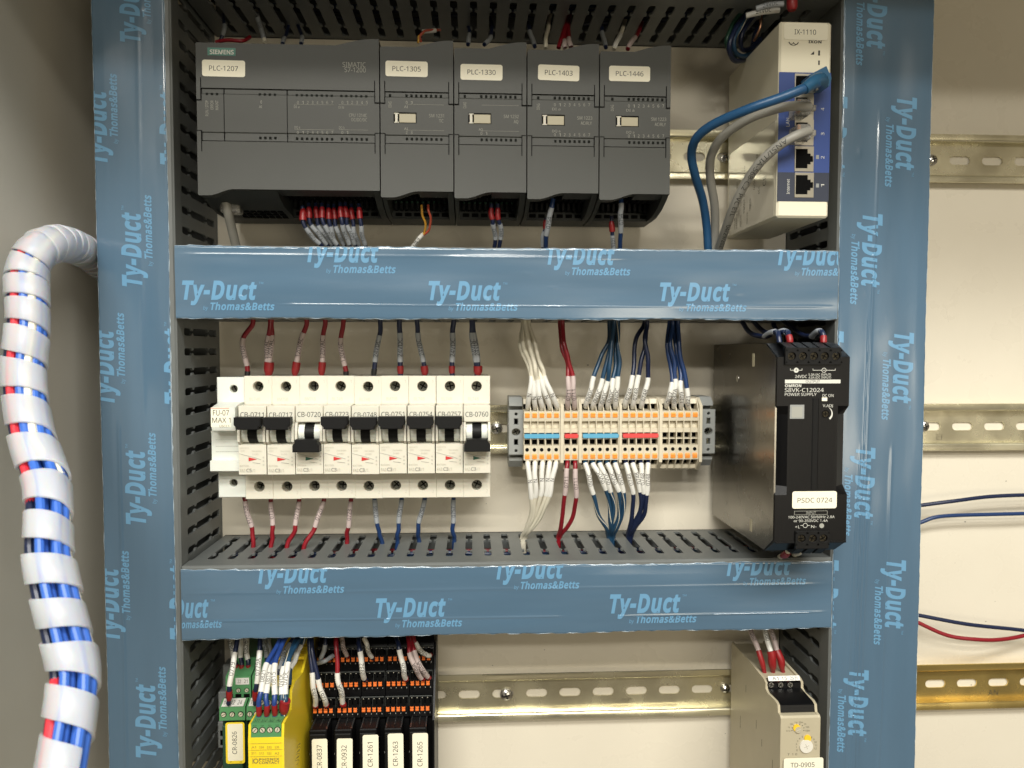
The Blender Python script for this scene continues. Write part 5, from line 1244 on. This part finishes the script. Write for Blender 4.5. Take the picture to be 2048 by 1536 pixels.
# ------------------------------------------------------------------ wires at the breakers
ga = 'wires into the top of the breakers'
def tw(lab, xs, col, txt, sl, slc, tip, tipy, tr=None, r=1.6, dx=0):
    q = [(xs[0]+dx, 632, 42), (xs[0]+dx, 648, 41), (xs[1]+dx, 682, 39), (xs[2], 738, 38), (xs[2], 756, 38)]
    wire(lab, q, col, r, sl, txt, slc, tip, tipy, group=ga, tr=tr)
tw('red wire with the sleeve 0708, first at the left above the breakers', (505, 486, 494.5), 'wire_red', '0708', (676, 729), 'sleeve_pink', 'wire_black', (741, 753), 1.9)
wire('left red wire of the pair above the breaker CB-0711', [(542, 632, 42), (539, 660, 41), (534, 700, 39), (534, 735, 38), (535, 752, 38)], 'wire_red', 1.6, (668, 724), '120VAC', 'sleeve_pink', group=ga)
tw('right red wire of the pair above the breaker CB-0711', (543, 543.5, 538), 'wire_red', '120VAC', (668, 724), 'sleeve_pink', 'ferrule_red', (725, 751), 3.3)
tw('red 120VAC wire above the breaker CB-0717', (613, 602, 591), 'wire_red', '120VAC', (664, 720), 'sleeve_pink', 'ferrule_red', (720, 750), 2.7)
tw('red 120VAC wire above the breaker CB-0720', (650, 646, 644), 'wire_red', '120VAC', (668, 722), 'sleeve_pink', 'ferrule_red', (723, 750), 2.5)
tw('red 120VAC wire with a black tip above the breaker CB-0723', (687, 681, 691), 'wire_red', '120VAC', (677, 731), 'sleeve_pink', 'wire_black', (741, 753), 1.9)
tw('navy 24VDC wire with a black tip above the breaker CB-0748', (761, 757, 748), 'wire_navy', '24VDC', (672, 726), 'sleeve_grey', 'wire_black', (738, 753), 1.9)
tw('navy 24VDC wire above the breaker CB-0751', (799, 800, 801), 'wire_navy', '24VDC', (664, 720), 'sleeve_grey', 'ferrule_red', (732, 751), 2.2, dx=0, r=1.75)
tw('navy 24VDC wire above the breaker CB-0754', (834, 838, 849), 'wire_navy', '24VDC', (664, 722), 'sleeve_grey', 'ferrule_red', (731, 751), 2.6)
tw('navy 24VDC wire above the breaker CB-0757', (907, 905, 904.5), 'wire_navy', '24VDC', (667, 722), 'sleeve_grey', 'ferrule_red', (734, 751), 2.1, r=1.75)
tw('left navy 24VDC wire of the pair above the breaker CB-0760', (943, 945, 953), 'wire_navy', '24VDC', (666, 722), 'sleeve_grey', None, None)
tw('right navy 24VDC wire of the pair above the breaker CB-0760', (945, 951, 956), 'wire_navy', '24VDC', (666, 722), 'sleeve_grey', 'ferrule_red', (731, 751), 3.0)
gb = 'wires leaving the bottom of the breakers'
ZD = -133.2
def bw(lab, pts, col, txt, sl, slc, stripe=False, d0=38, r=1.5, grp=None, th=None):
    """last point lies in a slot of the duct below (plane z=ZD)"""
    e_ = on_z(pts[-1][0], pts[-1][1], ZD); n_ = len(pts)-1; P = []
    for i, (px, py) in enumerate(pts[:-1]): P.append(P3(px, py, d0+(e_[1]-d0)*(i/n_)**1.3))
    P.append(V(*e_)); P.append(V(e_[0], e_[1]-.5, ZD-14)); P.append(V(e_[0]+4, e_[1], ZD-24))
    wire(lab, None, col, r, sl, txt, slc, pts3=P, group=grp or gb, stripe=stripe, th=th)
bw('red wire with dark lettered sleeve under the fuse holder', [(486, 984), (491, 1006), (500, 1045), (506, 1070), (506, 1092)], 'wire_red', 'FU0708', (1003, 1053), 'sleeve_pink')
for lab, pts, col, txt, slc in (
    ('red wire with the sleeve 0711 under the breaker CB-0711', [(541, 990), (542, 1010), (545, 1050), (545, 1072), (542, 1092)], 'wire_red', '0711', 'sleeve_pink'),
    ('red wire with the sleeve 0717 under the breaker CB-0717', [(599, 988), (597, 1010), (591, 1050), (586, 1070), (573, 1093)], 'wire_red', '0717', 'sleeve_pink'),
    ('red wire with the sleeve 0720 under the breaker CB-0720', [(650, 988), (645, 1010), (631, 1050), (622, 1070), (607, 1095)], 'wire_red', '0720', 'sleeve_pink'),
    ('red wire with the sleeve 0723 under the breaker CB-0723', [(703, 986), (701, 1010), (697, 1050), (694, 1068), (694, 1085)], 'wire_red', '0723', 'sleeve_pink'),
    ('blue wire with the sleeve 0748 under the breaker CB-0748', [(749, 986), (750, 1010), (755, 1050), (759, 1068), (764, 1085)], 'wire_blue', '0748', 'sleeve_grey'),
    ('blue wire with the sleeve 0751 under the breaker CB-0751', [(804, 986), (802, 1010), (797, 1050), (796, 1068), (794, 1085)], 'wire_blue', '0751', 'sleeve_grey'),
    ('blue wire with the sleeve 0754 under the breaker CB-0754', [(852, 985), (847, 1010), (838, 1045), (836, 1065), (838, 1082)], 'wire_blue', '0754', 'sleeve_grey'),
    ('blue wire with the sleeve 0757 under the breaker CB-0757', [(907, 985), (907, 1010), (906, 1045), (906, 1065), (909, 1082)], 'wire_blue', '0757', 'sleeve_grey')):
    bw(lab, pts, col, txt, (1003, 1052) if col == 'wire_red' else (1000, 1046), slc)

# ------------------------------------------------------------------ wires at the terminal blocks
gc = 'wires into the top of the terminal blocks'; gd_ = 'wires leaving the bottom of the terminal blocks'
oq = ['leftmost', 'second', 'third', 'fourth', 'rightmost']
def topw(lab, top, mids, st, en, col, txt, stripe=False, slc='sleeve_white', r=1.5, dt=None):
    dt = 40 if dt is None else dt
    q = [(top[0], 632, dt+2), (top[0], top[1], dt+1)]+[(a_, b__, dt+4+i) for i, (a_, b__) in enumerate(mids)]+[(st[0], st[1], 48), ((st[0]+en[0])/2, (st[1]+en[1])/2, 48), (en[0], en[1]-6, 43), (en[0], en[1]+1, 36)]
    wire(lab, q, col, r, (st[1], en[1]-2), txt, slc, group=gc, stripe=stripe)
W5 = [((1046, 650), [(1041, 690), (1056, 730)], (1063, 752), (1055.8, 817)), ((1048, 650), [(1047, 690), (1060, 725)], (1066, 762), (1070, 818)), ((1051, 650), [(1062, 700), (1070, 735)], (1074, 759), (1083.5, 819)), ((1054, 650), [(1066, 695), (1077, 735)], (1082, 759), (1099.4, 818)), ((1058, 650), [(1070, 690), (1082, 730)], (1089, 752), (1114, 818))]
for i, (tp_, md, st, en) in enumerate(W5): topw('%s of the five white wires entering the top of the terminals' % oq[i], tp_, md, st, en, 'wire_white', 'N', dt=40+(i % 3)*3)
for i, (tp_, md, st, en) in enumerate([((1120.5, 650), [(1123, 690), (1133, 720)], (1137, 753), (1135.5, 817)), ((1125, 650), [(1129, 690), (1137, 720)], (1145, 752), (1149, 817))]):
    topw('%s red wire entering the top of the terminals' % ('left' if i == 0 else 'right'), tp_, md, st, en, 'wire_red', '0711', slc='sleeve_pink', dt=40+i*3)
for i, (tp_, md, st, en) in enumerate([((1219, 650), [(1217, 685), (1201, 715)], (1188, 753), (1172, 815)), ((1223, 650), [(1222, 690), (1213, 725)], (1205.5, 757), (1186, 817)), ((1228, 650), [(1222, 700), (1219, 735)], (1215, 762), (1201, 818)), ((1232, 650), [(1232, 690), (1231, 725)], (1227, 757), (1216, 817)), ((1236, 650), [(1236, 690), (1239, 725)], (1236, 753), (1230.5, 816))]):
    topw('%s of the five white striped blue wires entering the top of the terminals' % oq[i], tp_, md, st, en, 'wire_teal', '0VDC', True, dt=40+(i % 3)*3)
for i, (tp_, md, st, en) in enumerate([((1288, 650), [(1273, 675), (1268, 715)], (1266, 751), (1250, 815)), ((1293, 650), [(1290, 690), (1283, 720)], (1277, 750), (1266, 816)), ((1294, 650), [(1290, 680), (1296, 720)], (1296, 755), (1283, 816))]):
    topw('%s of the three navy 0748 wires entering the top of the terminals' % ['left', 'middle', 'right'][i], tp_, md, st, en, 'wire_navy', '0748', dt=40+i*3)
for i, (tp_, md, st, en, tx_) in enumerate([((1339, 650), [(1334, 690), (1341, 730)], (1344.5, 765), (1333, 815), '0837'), ((1345, 650), [(1341, 690), (1349, 730)], (1350, 758), (1347.7, 816), '0837A'), ((1349, 650), [(1352, 700), (1360, 735)], (1361, 762), (1363, 817), '1209'), ((1356, 650), [(1359, 700), (1367, 740)], (1374, 776), (1376, 818), '1221')]):
    topw('bright blue wire with the sleeve %s entering the rightmost terminals' % tx_, tp_, md, st, en, 'wire_blue', tx_, dt=40+(i % 2)*3)
def botw(lab, st, se, mids, en, col, txt, stripe=False, slc='sleeve_white'):
    e_ = on_z(en[0], en[1], ZD)
    P = [P3(st[0], st[1]-3, 36), P3(st[0], st[1]+4, 44), P3((st[0]+se[0])/2, (st[1]+se[1])/2, 46), P3(se[0], se[1], 44)]
    n_ = len(mids)+1
    for i, mq in enumerate(mids): P.append(P3(mq[0], mq[1], 44+(e_[1]-44)*(i+1)/n_))
    P += [V(*e_), V(e_[0], e_[1]-.5, ZD-12), V(e_[0]+4, e_[1], ZD-22)]
    wire(lab, None, col, 1.5, (st[1]+4 if col != 'wire_red' else st[1]+14, se[1]), txt, slc, pts3=P, group=gd_, stripe=stripe)
for i, (s0, s1, md) in enumerate([((1055.5, 921), (1063, 997), [(1062, 1030), (1052, 1060)]), ((1069.5, 921), (1071, 994), [(1066, 1030), (1055, 1058)]), ((1085, 921), (1082, 991), [(1070, 1030), (1056, 1058)]), ((1099, 921), (1092, 991), [(1077, 1030), (1059, 1060)]), ((1112, 921), (1098, 992), [(1083, 1030), (1062, 1058)])]):
    botw('%s of the five white wires leaving the bottom of the terminals' % oq[i], s0, s1, md, (1044+i*1.5, 1076), 'wire_white', 'N')
for i, (s0, s1, md) in enumerate([((1134.6, 922), (1130, 989), [(1125, 1025), (1122, 1055)]), ((1150, 922), (1152, 994), [(1148, 1025), (1134, 1055)])]):
    botw('%s red wire leaving the bottom of the terminals' % ('left' if i == 0 else 'right'), s0, s1, md, (1116+i*3, 1075), 'wire_red', '0711', slc='sleeve_pink')
for i, (s0, s1, md) in enumerate([((1171, 923), (1186, 988), [(1197, 1028), (1213, 1058)]), ((1186, 923), (1212, 979), [(1220, 1020), (1221, 1055)]), ((1200, 923), (1222, 983), [(1227, 1020), (1222, 1055)]), ((1215, 923), (1236, 982), [(1240, 1025), (1228, 1055)]), ((1230.5, 923), (1247, 984), [(1246, 1025), (1234, 1055)])]):
    botw('%s of the five white striped blue wires leaving the bottom of the terminals' % oq[i], s0, s1, md, (1217+i*2.5, 1074), 'wire_teal', '0VDC', True)
for i, (s0, s1, md) in enumerate([((1252, 923), (1266, 987), [(1265, 1025), (1259, 1055)]), ((1266, 923), (1281, 983), [(1279, 1025), (1264, 1055)]), ((1282, 923), (1286, 986), [(1281, 1028), (1267, 1055)]), ((1296, 923), (1294, 989), [(1288, 1028), (1271, 1055)])]):
    botw('%s of the four navy wires leaving the bottom of the terminals' % ['leftmost', 'second', 'third', 'rightmost'][i], s0, s1, md, (1256+i*2, 1074), 'wire_navy', '0748')

# ------------------------------------------------------------------ wires of the power supply
gp = 'wires at the power supply'
wire('grey sleeved wire bending over the left top edge of the power supply', [(1480, 636, 30), (1500, 665, 60), (1530, 673, 84), (1551, 664, 100), (1557, 672, 106), (1559, 686, 108)], 'wire_navy', 1.6, None, group=gp)
wire('navy wire with a red tip, second over the top of the power supply', [(1500, 636, 30), (1530, 664, 70), (1560, 664, 98), (1574, 664, 106), (1578, 672, 109), (1580, 690, 111)], 'wire_navy', 1.6, None, '', 'sleeve_grey', 'ferrule_red', (672, 690), group=gp, tr=2.0)
wire('navy wire with a red tip above the right output terminals of the power supply', [(1560, 636, 30), (1600, 668, 70), (1626, 672, 92), (1642, 663, 105), (1646, 673, 109), (1648, 692, 111)], 'wire_navy', 1.6, None, '', 'sleeve_grey', 'ferrule_red', (674, 692), group=gp, tr=2.0)
for i, q in enumerate(([(1530, 673, 84), (1541, 666, 93), (1550, 664, 99)], [(1556, 666, 96), (1565, 663, 101), (1573, 664, 105)], [(1624, 673, 92), (1634, 664, 100), (1641, 663, 104)])):
    mb = MB(); mb.tube(smooth_path([P3(*p) for p in q]), 1.95, 'sleeve_grey', 14); build(mb, 'marker_sleeve', None, 'grey sleeve on the %s bent wire above the power supply' % ['leftmost', 'middle', 'rightmost'][i], 'marker sleeve', gp)
wire('dark wire behind the bent ones, above the power supply', [(1545, 636, 20), (1548, 650, 20), (1556, 668, 30), (1562, 690, 40)], 'wire_navy', 1.6, None, group=gp)
wire('white wire with a red tip under the power supply', [(1584, 1088, 104), (1572, 1108, 98), (1562, 1113, 84), (1556, 1118, 60)], 'wire_white', 1.7, None, '', 'sleeve_white', 'ferrule_red', (1104, 1112), group=gp, tr=2.2)
wire('white wire under the middle input terminal of the power supply', [(1604, 1090, 106), (1598, 1105, 100), (1590, 1108, 84), (1584, 1112, 60)], 'wire_white', 1.7, None, group=gp)

# ------------------------------------------------------------------ wires on the plate, right of the duct
gr = 'wires crossing the bare plate'
for lab, q, c_ in (('upper navy wire of the upper pair on the bare plate', [(1800, 1016, 14), (1840, 1011, 14), (1907, 1002, 16), (1972, 994, 15), (2048, 990, 14), (2120, 990, 12)], 'wire_navy'),
                   ('lower, bluer wire of the upper pair on the bare plate', [(1800, 1062, 12), (1840, 1045, 12), (1881, 1033, 13), (1972, 1029, 12), (2048, 1027, 12), (2120, 1025, 12)], 'wire_blue'),
                   ('blue wire above the red one at the lower right', [(1800, 1224, 16), (1834, 1230, 16), (1941, 1249, 18), (2048, 1261, 16), (2120, 1270, 14)], 'wire_navy'),
                   ('red wire sagging below the blue one at the lower right', [(1800, 1228, 16), (1834, 1244, 18), (1895, 1271, 22), (1957, 1279, 24), (2003, 1279, 22), (2048, 1271, 18), (2120, 1250, 14)], 'wire_red')):
    wire(lab, q, c_, 1.45, group=gr)

# ------------------------------------------------------------------ wires of the lower left relays
ge = 'wires into the relays at the lower left'
def lw(lab, q, col, sl, txt, tip=None, tipy=None, slc='sleeve_white', stripe=False, tr=None, r=1.5, pin=True, th=None):
    o = wire(lab, q, col, r, sl, txt, slc, tip, tipy, group=ge, stripe=stripe, tr=tr, th=th)
lw('wire with the sleeve 0779 at the far left of the green relay base', [(476, 1262, 56), (472, 1296, 62), (466, 1330, 68), (459.5, 1372, 73), (457.7, 1402, 72), (457.7, 1408, 71)], 'wire_navy', (1306, 1370), '0779', 'ferrule_red', (1383, 1402), tr=2.0)
lw('sleeved wire, rightmost at the back of the left green base', [(492, 1262, 36), (493, 1285, 42), (495, 1316, 46), (497.5, 1332, 48), (498, 1350, 48)], 'wire_navy', (1272, 1318), '0826', 'ferrule_red', (1329, 1346), tr=1.9)
lw('sleeved wire, middle one at the back of the left green base', [(484, 1262, 36), (482, 1290, 42), (482, 1316, 46), (483.7, 1332, 48), (484, 1350, 48)], 'wire_navy', (1272, 1316), '', 'ferrule_red', (1329, 1346), tr=1.9)
lw('sleeved wire, leftmost at the back of the left green base', [(458, 1262, 36), (462, 1290, 42), (468, 1316, 46), (472, 1332, 48), (474, 1350, 48)], 'wire_navy', (1272, 1312), '0826', 'ferrule_red', (1329, 1345), tr=1.9)
lw('wire with the sleeve 0779A between the two green relay bases', [(521, 1262, 60), (519.5, 1296, 66), (517, 1335, 72), (513, 1372, 76), (510.5, 1402, 75), (510.5, 1408, 74)], 'wire_navy', (1302, 1367), '0779A', 'ferrule_red', (1383, 1402), tr=2.0)
lw('grey sleeved wire at the back, left of the blue bundle', [(524, 1262, 36), (528, 1285, 42), (534, 1315, 46), (536, 1340, 46)], 'wire_navy', (1272, 1316), '0837', slc='sleeve_grey')
lw('second grey sleeved wire at the back, left of the blue bundle', [(536, 1262, 34), (538, 1285, 40), (541, 1318, 44), (542, 1340, 44)], 'wire_navy', (1272, 1312), '', slc='sleeve_grey')
lw('bright blue wire with the sleeve 0821 into the yellow safety relay', [(570, 1262, 66), (556, 1288, 76), (534, 1328, 92), (521, 1384, 104), (518, 1412, 106), (518, 1438, 104)], 'wire_bright_blue', (1329, 1385), '0821', 'ferrule_red', (1411, 1434), tr=1.75, th=2.6)
lw('bright blue wire with the sleeve 0819 into the yellow safety relay', [(578, 1262, 64), (562, 1290, 74), (541, 1332, 90), (533, 1388, 104), (533.5, 1414, 106), (534, 1438, 104)], 'wire_bright_blue', (1330, 1389), '0819', 'ferrule_red', (1412, 1434), tr=1.75, th=2.6)
lw('bright blue wire with the sleeve 0815 into the yellow safety relay', [(580, 1262, 66), (564, 1290, 78), (550.5, 1328, 94), (548.7, 1390, 105), (549.5, 1412, 106), (549.6, 1438, 104)], 'wire_bright_blue', (1326, 1391), '0815', 'ferrule_red', (1410, 1433), tr=1.75, th=2.6)
lw('striped blue 0VDC wire, left of the pair in the wide red ferrule', [(600, 1262, 60), (585, 1295, 74), (568, 1335, 92), (562.5, 1390, 104), (564, 1408, 105), (566, 1430, 104)], 'wire_teal', (1332, 1391), '0VDC', stripe=True, th=2.6)
lw('striped blue 0VDC wire, right of the pair in the wide red ferrule', [(606, 1262, 60), (592, 1292, 74), (575, 1326, 92), (571.5, 1390, 104), (570, 1404, 105), (568, 1430, 104)], 'wire_teal', (1326, 1391), '0VDC', 'ferrule_red', (1401, 1427), stripe=True, tr=3.1, th=2.6)
lw('grey sleeved wire crossing behind the blue bundle', [(592, 1270, 50), (578, 1290, 54), (567, 1312, 60), (560, 1336, 66), (554, 1358, 68)], 'wire_navy', (1288, 1340), '0757', slc='sleeve_grey')
lw('white striped wire slanting beside the yellow relay', [(612, 1268, 56), (601, 1292, 62), (590, 1318, 72), (581, 1338, 80), (578, 1370, 84)], 'wire_teal', (1292, 1337), '', stripe=True)
lw('navy wire with a white sleeve, first at the left of the black relays', [(618, 1262, 50), (619.5, 1290, 56), (623.5, 1345, 62), (629, 1385, 62), (631, 1408, 56), (632, 1414, 53)], 'wire_navy', (1348, 1409), '1265', tr=1.9, tip='ferrule_red', tipy=(1410, 1415))
lw('navy wire with a white sleeve, second at the left of the black relays', [(622, 1262, 50), (625, 1300, 58), (634, 1352, 62), (645, 1388, 62), (652, 1407, 56), (654, 1413, 53)], 'wire_navy', (1357, 1408), '1261', tr=1.9, tip='ferrule_red', tipy=(1409, 1414))
lw('red wire with the white sleeve 0808A among the black relays', [(672, 1262, 50), (673, 1295, 58), (675, 1345, 62), (681, 1380, 62), (686, 1405, 56), (688, 1412, 53)], 'wire_red', (1345, 1406), '0808A', tr=2.0, tip='ferrule_red', tipy=(1407, 1413))
lw('pale sleeved wire just right of the red 0808A wire', [(682, 1262, 36), (684, 1280, 42), (688, 1298, 44), (694, 1312, 40), (697, 1314, 37)], 'wire_red', (1268, 1311), '0808', slc='sleeve_pink', r=1.3)
lw('navy wire with the white sleeve 0932 among the black relays', [(714, 1262, 44), (717, 1280, 52), (720, 1303, 58), (725, 1340, 58), (728, 1358, 52), (732, 1360, 48)], 'wire_navy', (1301, 1357), '0932', r=1.55)
lw('white sleeved 0VDC wire above the relay CR-1261', [(724, 1262, 38), (729, 1278, 44), (735, 1296, 44), (743, 1314, 40), (746, 1318, 37)], 'wire_navy', (1276, 1314), '0VDC', r=1.3)
lw('navy wire with the white sleeve 0926 above the relay CR-1263', [(791, 1262, 44), (794, 1280, 52), (799.5, 1299, 58), (806, 1335, 58), (810.6, 1355, 52), (812, 1360, 48)], 'wire_navy', (1298, 1356), '0926', tip='ferrule_red', tipy=(1356, 1361), r=1.5)
lw('left red wire with a pink sleeve above the relay CR-1265', [(816, 1262, 44), (817, 1280, 52), (820, 1305, 58), (830, 1335, 58), (842.8, 1356, 51), (848, 1358, 47)], 'wire_red', (1303, 1355), '0926A', slc='sleeve_pink', r=1.5)
lw('middle red wire with a pink sleeve above the relay CR-1265', [(821, 1262, 44), (823, 1280, 50), (829, 1305, 56), (842, 1335, 56), (854, 1352, 50), (859, 1356, 47)], 'wire_red', (1302, 1353), '0926A', slc='sleeve_pink', r=1.5)
lw('upper red wire with a white sleeve reaching the top row above CR-1265', [(826, 1262, 40), (829, 1282, 44), (840, 1300, 44), (856, 1311, 40), (862, 1309, 37)], 'wire_red', (1284, 1311), '0926', r=1.4)
lw('short navy wire with a grey sleeve at the top of the relay CR-0837', [(652, 1262, 40), (651, 1285, 44), (644, 1312, 44), (640, 1325, 40)], 'wire_navy', (1290, 1322), '', slc='sleeve_grey', r=1.3)
mb = MB(); mb.tube(smooth_path([P3(636, 1326, 44), P3(650, 1322, 46), (P3(666, 1311, 40))]), 1.5, 'sleeve_grey', 12); build(mb, 'marker_sleeve', None, 'grey sleeve lying across the top of the relay CR-0837', 'marker sleeve', ge)
for x_, y_, dd in ((632, 1413, 52.3), (655, 1414, 52.3), (689, 1412, 52.3), (733, 1358, 47.3), (700, 1313, 37.3)):
    pass
gtm = 'wires into the timer'
for lab, q, sl, tx_, ty, tr in (('left of the three red-tipped wires into the timer', [(1497, 1240, 46), (1503, 1266, 50), (1517, 1301, 57), (1524, 1325, 60), (1529, 1346, 60)], (1240, 1302), '0902', (1302, 1342), 1.9),
                       ('middle of the three red-tipped wires into the timer', [(1526, 1240, 52), (1531, 1266, 56), (1541, 1302, 62), (1545, 1325, 63), (1546, 1344, 60)], (1240, 1302), '0902', (1302, 1338), 2.7),
                       ('right of the three red-tipped wires into the timer', [(1534, 1240, 48), (1543, 1266, 52), (1555, 1301, 58), (1562, 1325, 61), (1566, 1344, 60)], (1240, 1301), '0905', (1301, 1338), 2.5)):
    wire(lab, q, 'wire_red', 1.5, sl, tx_, 'sleeve_white' if 'middle' in lab else 'sleeve_pink', 'ferrule_red', ty, group=gtm, tr=tr, th=2.6)

# wires lying inside the ducts, glimpsed through the slots
gi_ = 'wires lying inside the ducts'
rnd = random.Random(4)
for i in range(12):
    c_ = ['wire_red', 'wire_blue', 'wire_white', 'wire_navy', 'wire_red', 'wire_teal', 'wire_red', 'wire_navy', 'wire_blue', 'wire_red', 'wire_navy', 'wire_red'][i]
    P = []; z0 = -141-rnd.random()*14; d0 = 16+i*4.3
    for k in range(9): P.append(V(-170+k*47, d0+rnd.uniform(-3, 3), z0+rnd.uniform(-2, 2)))
    mb = MB(); mb.tube(smooth_path(P, 4), 1.5, c_, 8); build(mb, 'wire', None, 'wire lying inside the lower duct, glimpsed through its slots', 'wire', gi_)
for i in range(7):
    c_ = ['wire_navy', 'wire_blue', 'wire_navy', 'wire_black', 'wire_teal', 'wire_navy', 'wire_red'][i]; P = []
    for k in range(9): P.append(V(-170+k*47, 16+i*7+rnd.uniform(-3, 3), 228+rnd.uniform(-2, 6)))
    mb = MB(); mb.tube(smooth_path(P, 4), 1.5, c_, 8); build(mb, 'wire', None, 'wire lying inside the top duct, glimpsed through its slots', 'wire', gi_)

# ------------------------------------------------------------------ spiral wrapped wire bundle at the left
ctl = [(250, 560, 24), (204, 530, 36), (176, 508, 58), (150, 494, 88), (116, 487, 118), (78, 500, 138), (55, 540, 146), (54, 590, 152), (55, 660, 158), (48, 720, 162), (50, 790, 168), (66, 880, 178), (92, 960, 190), (97, 1020, 200), (96, 1100, 210), (110, 1180, 218), (130, 1260, 224), (148, 1340, 230), (142, 1420, 238), (130, 1500, 246), (112, 1600, 256)]
cpath = smooth_path([P3(*p) for p in ctl], 10); CL = plen(cpath)
cum = [0]
for i in range(1, len(cpath)): cum.append(cum[-1]+(cpath[i]-cpath[i-1]).length)
def cp(s_):
    s_ = max(0, min(CL-.01, s_)); lo, hi = 0, len(cum)-1
    while hi-lo > 1:
        m_ = (lo+hi)//2
        if cum[m_] <= s_: lo = m_
        else: hi = m_
    return cpath[lo].lerp(cpath[hi], (s_-cum[lo])/max(1e-6, cum[hi]-cum[lo]))
def cframe(s_):
    t_ = (cp(s_+1.5)-cp(s_-1.5)).normalized(); nn = Vector((0, -1, 0)); nn = (nn-t_*nn.dot(t_))
    nn = nn.normalized() if nn.length > .2 else Vector((0, 0, 1)); return t_, nn, nn.cross(t_)
gap_y = [580, 626, 684, 750, 826, 907, 986, 1061, 1143, 1226, 1309, 1411, 1519]
gs = [s_at_y(cpath[60:], y)+cum[60] for y in gap_y]
first = gs[0]; pre = []
s_ = first
while s_ > -20: s_ -= 11.0; pre.append(s_)
Sg = list(reversed(pre))+gs+[gs[-1]+24, gs[-1]+48, gs[-1]+72]
def Sphase(p):
    p = max(0, min(len(Sg)-1.001, p)); i = int(p); return Sg[i]+(Sg[i+1]-Sg[i])*(p-i)
RW = 9.9
t = thing('spiral_wrapped_bundle', 'bundle of wires in milky white spiral wrap hanging at the left', 'wire bundle', tuple(cp(CL*.5)))
mb = MB(); vs = []; fs = []; NP = 28; n_turn = len(Sg)-2; rows = []
for k in range(n_turn*NP):
    ph = k/NP; al = 2*math.pi*(ph % 1)
    cs = [Sphase(ph+.0), Sphase(ph+1.0)]; wpitch = cs[1]-cs[0]
    gapw = .10*wpitch if cs[0] < first-2 else (.33 if cs[0] > gs[6] else .25 if cs[0] > gs[3] else .18)*wpitch
    s_a, s_b = cs[0]+gapw/2, cs[1]-gapw/2
    if s_a < 0 or s_b > CL-1: rows.append(None); continue
    row = []
    for (u, rr) in ((0, RW-.9), (.004, RW+.12), (.03, RW+.32), (.5, RW+.25), (.97, RW+.32), (.996, RW+.12), (1, RW-.9), (.95, RW-1.0), (.5, RW-.9), (.05, RW-1.0)):
        s__ = s_a+(s_b-s_a)*u; t_, nn, bb = cframe(s__); a__ = math.pi+al
        p = cp(s__)+(nn*math.cos(a__)+bb*math.sin(a__))*rr*(1+.025*math.sin(a__*2+ph*2.3)+.015*math.sin(a__*5+ph)); row.append(p)
    rows.append(row)
idx = []
for r_ in rows:
    if r_ is None: idx.append(None)
    else: idx.append(len(vs)); vs += r_
for k in range(len(rows)-1):
    if idx[k] is None or idx[k+1] is None: continue
    for j in range(10): fs.append((idx[k]+j, idx[k]+(j+1) % 10, idx[k+1]+(j+1) % 10, idx[k+1]+j))
mb.add(vs, fs, 'milky_wrap'); build(mb, 'spiral_wrap', t, sharp=70)
NW = 15; colr = ['core_blue']*NW; 
for i in range(NW):
    if i < 11: ra, an0, rr = 6.9, 2*math.pi*i/11, 2.05
    else: ra, an0, rr = 3.0, 2*math.pi*i/4, 1.9
    P = []; n_ = 60
    for k in range(n_+1):
        s_ = CL*k/n_; t_, nn, bb = cframe(s_); an = an0+.35*math.sin(s_/90+i*.7)*.5+.15+(1.7*max(0, min(1, (s_-gs[5])/30)) if i == 1 else -1.5*math.exp(-((s_-gs[8]-8)/38)**2) if i == 10 else 0)
        P.append(cp(s_)+(nn*math.cos(an)+bb*math.sin(an))*ra)
    # 0 faces the viewer; positive side lies to the picture's right
    col = 'core_blue'
    deg = math.degrees(an0) % 360
    m2 = MB(); 
    cc = {10: 'core_red', 1: 'core_white', 9: 'wire_navy', 2: 'core_blue', 0: 'core_blue', 8: 'core_blue'}.get(i, 'core_blue')
    m2.tube(P, rr, cc, 10); build(m2, 'core_wire', t)
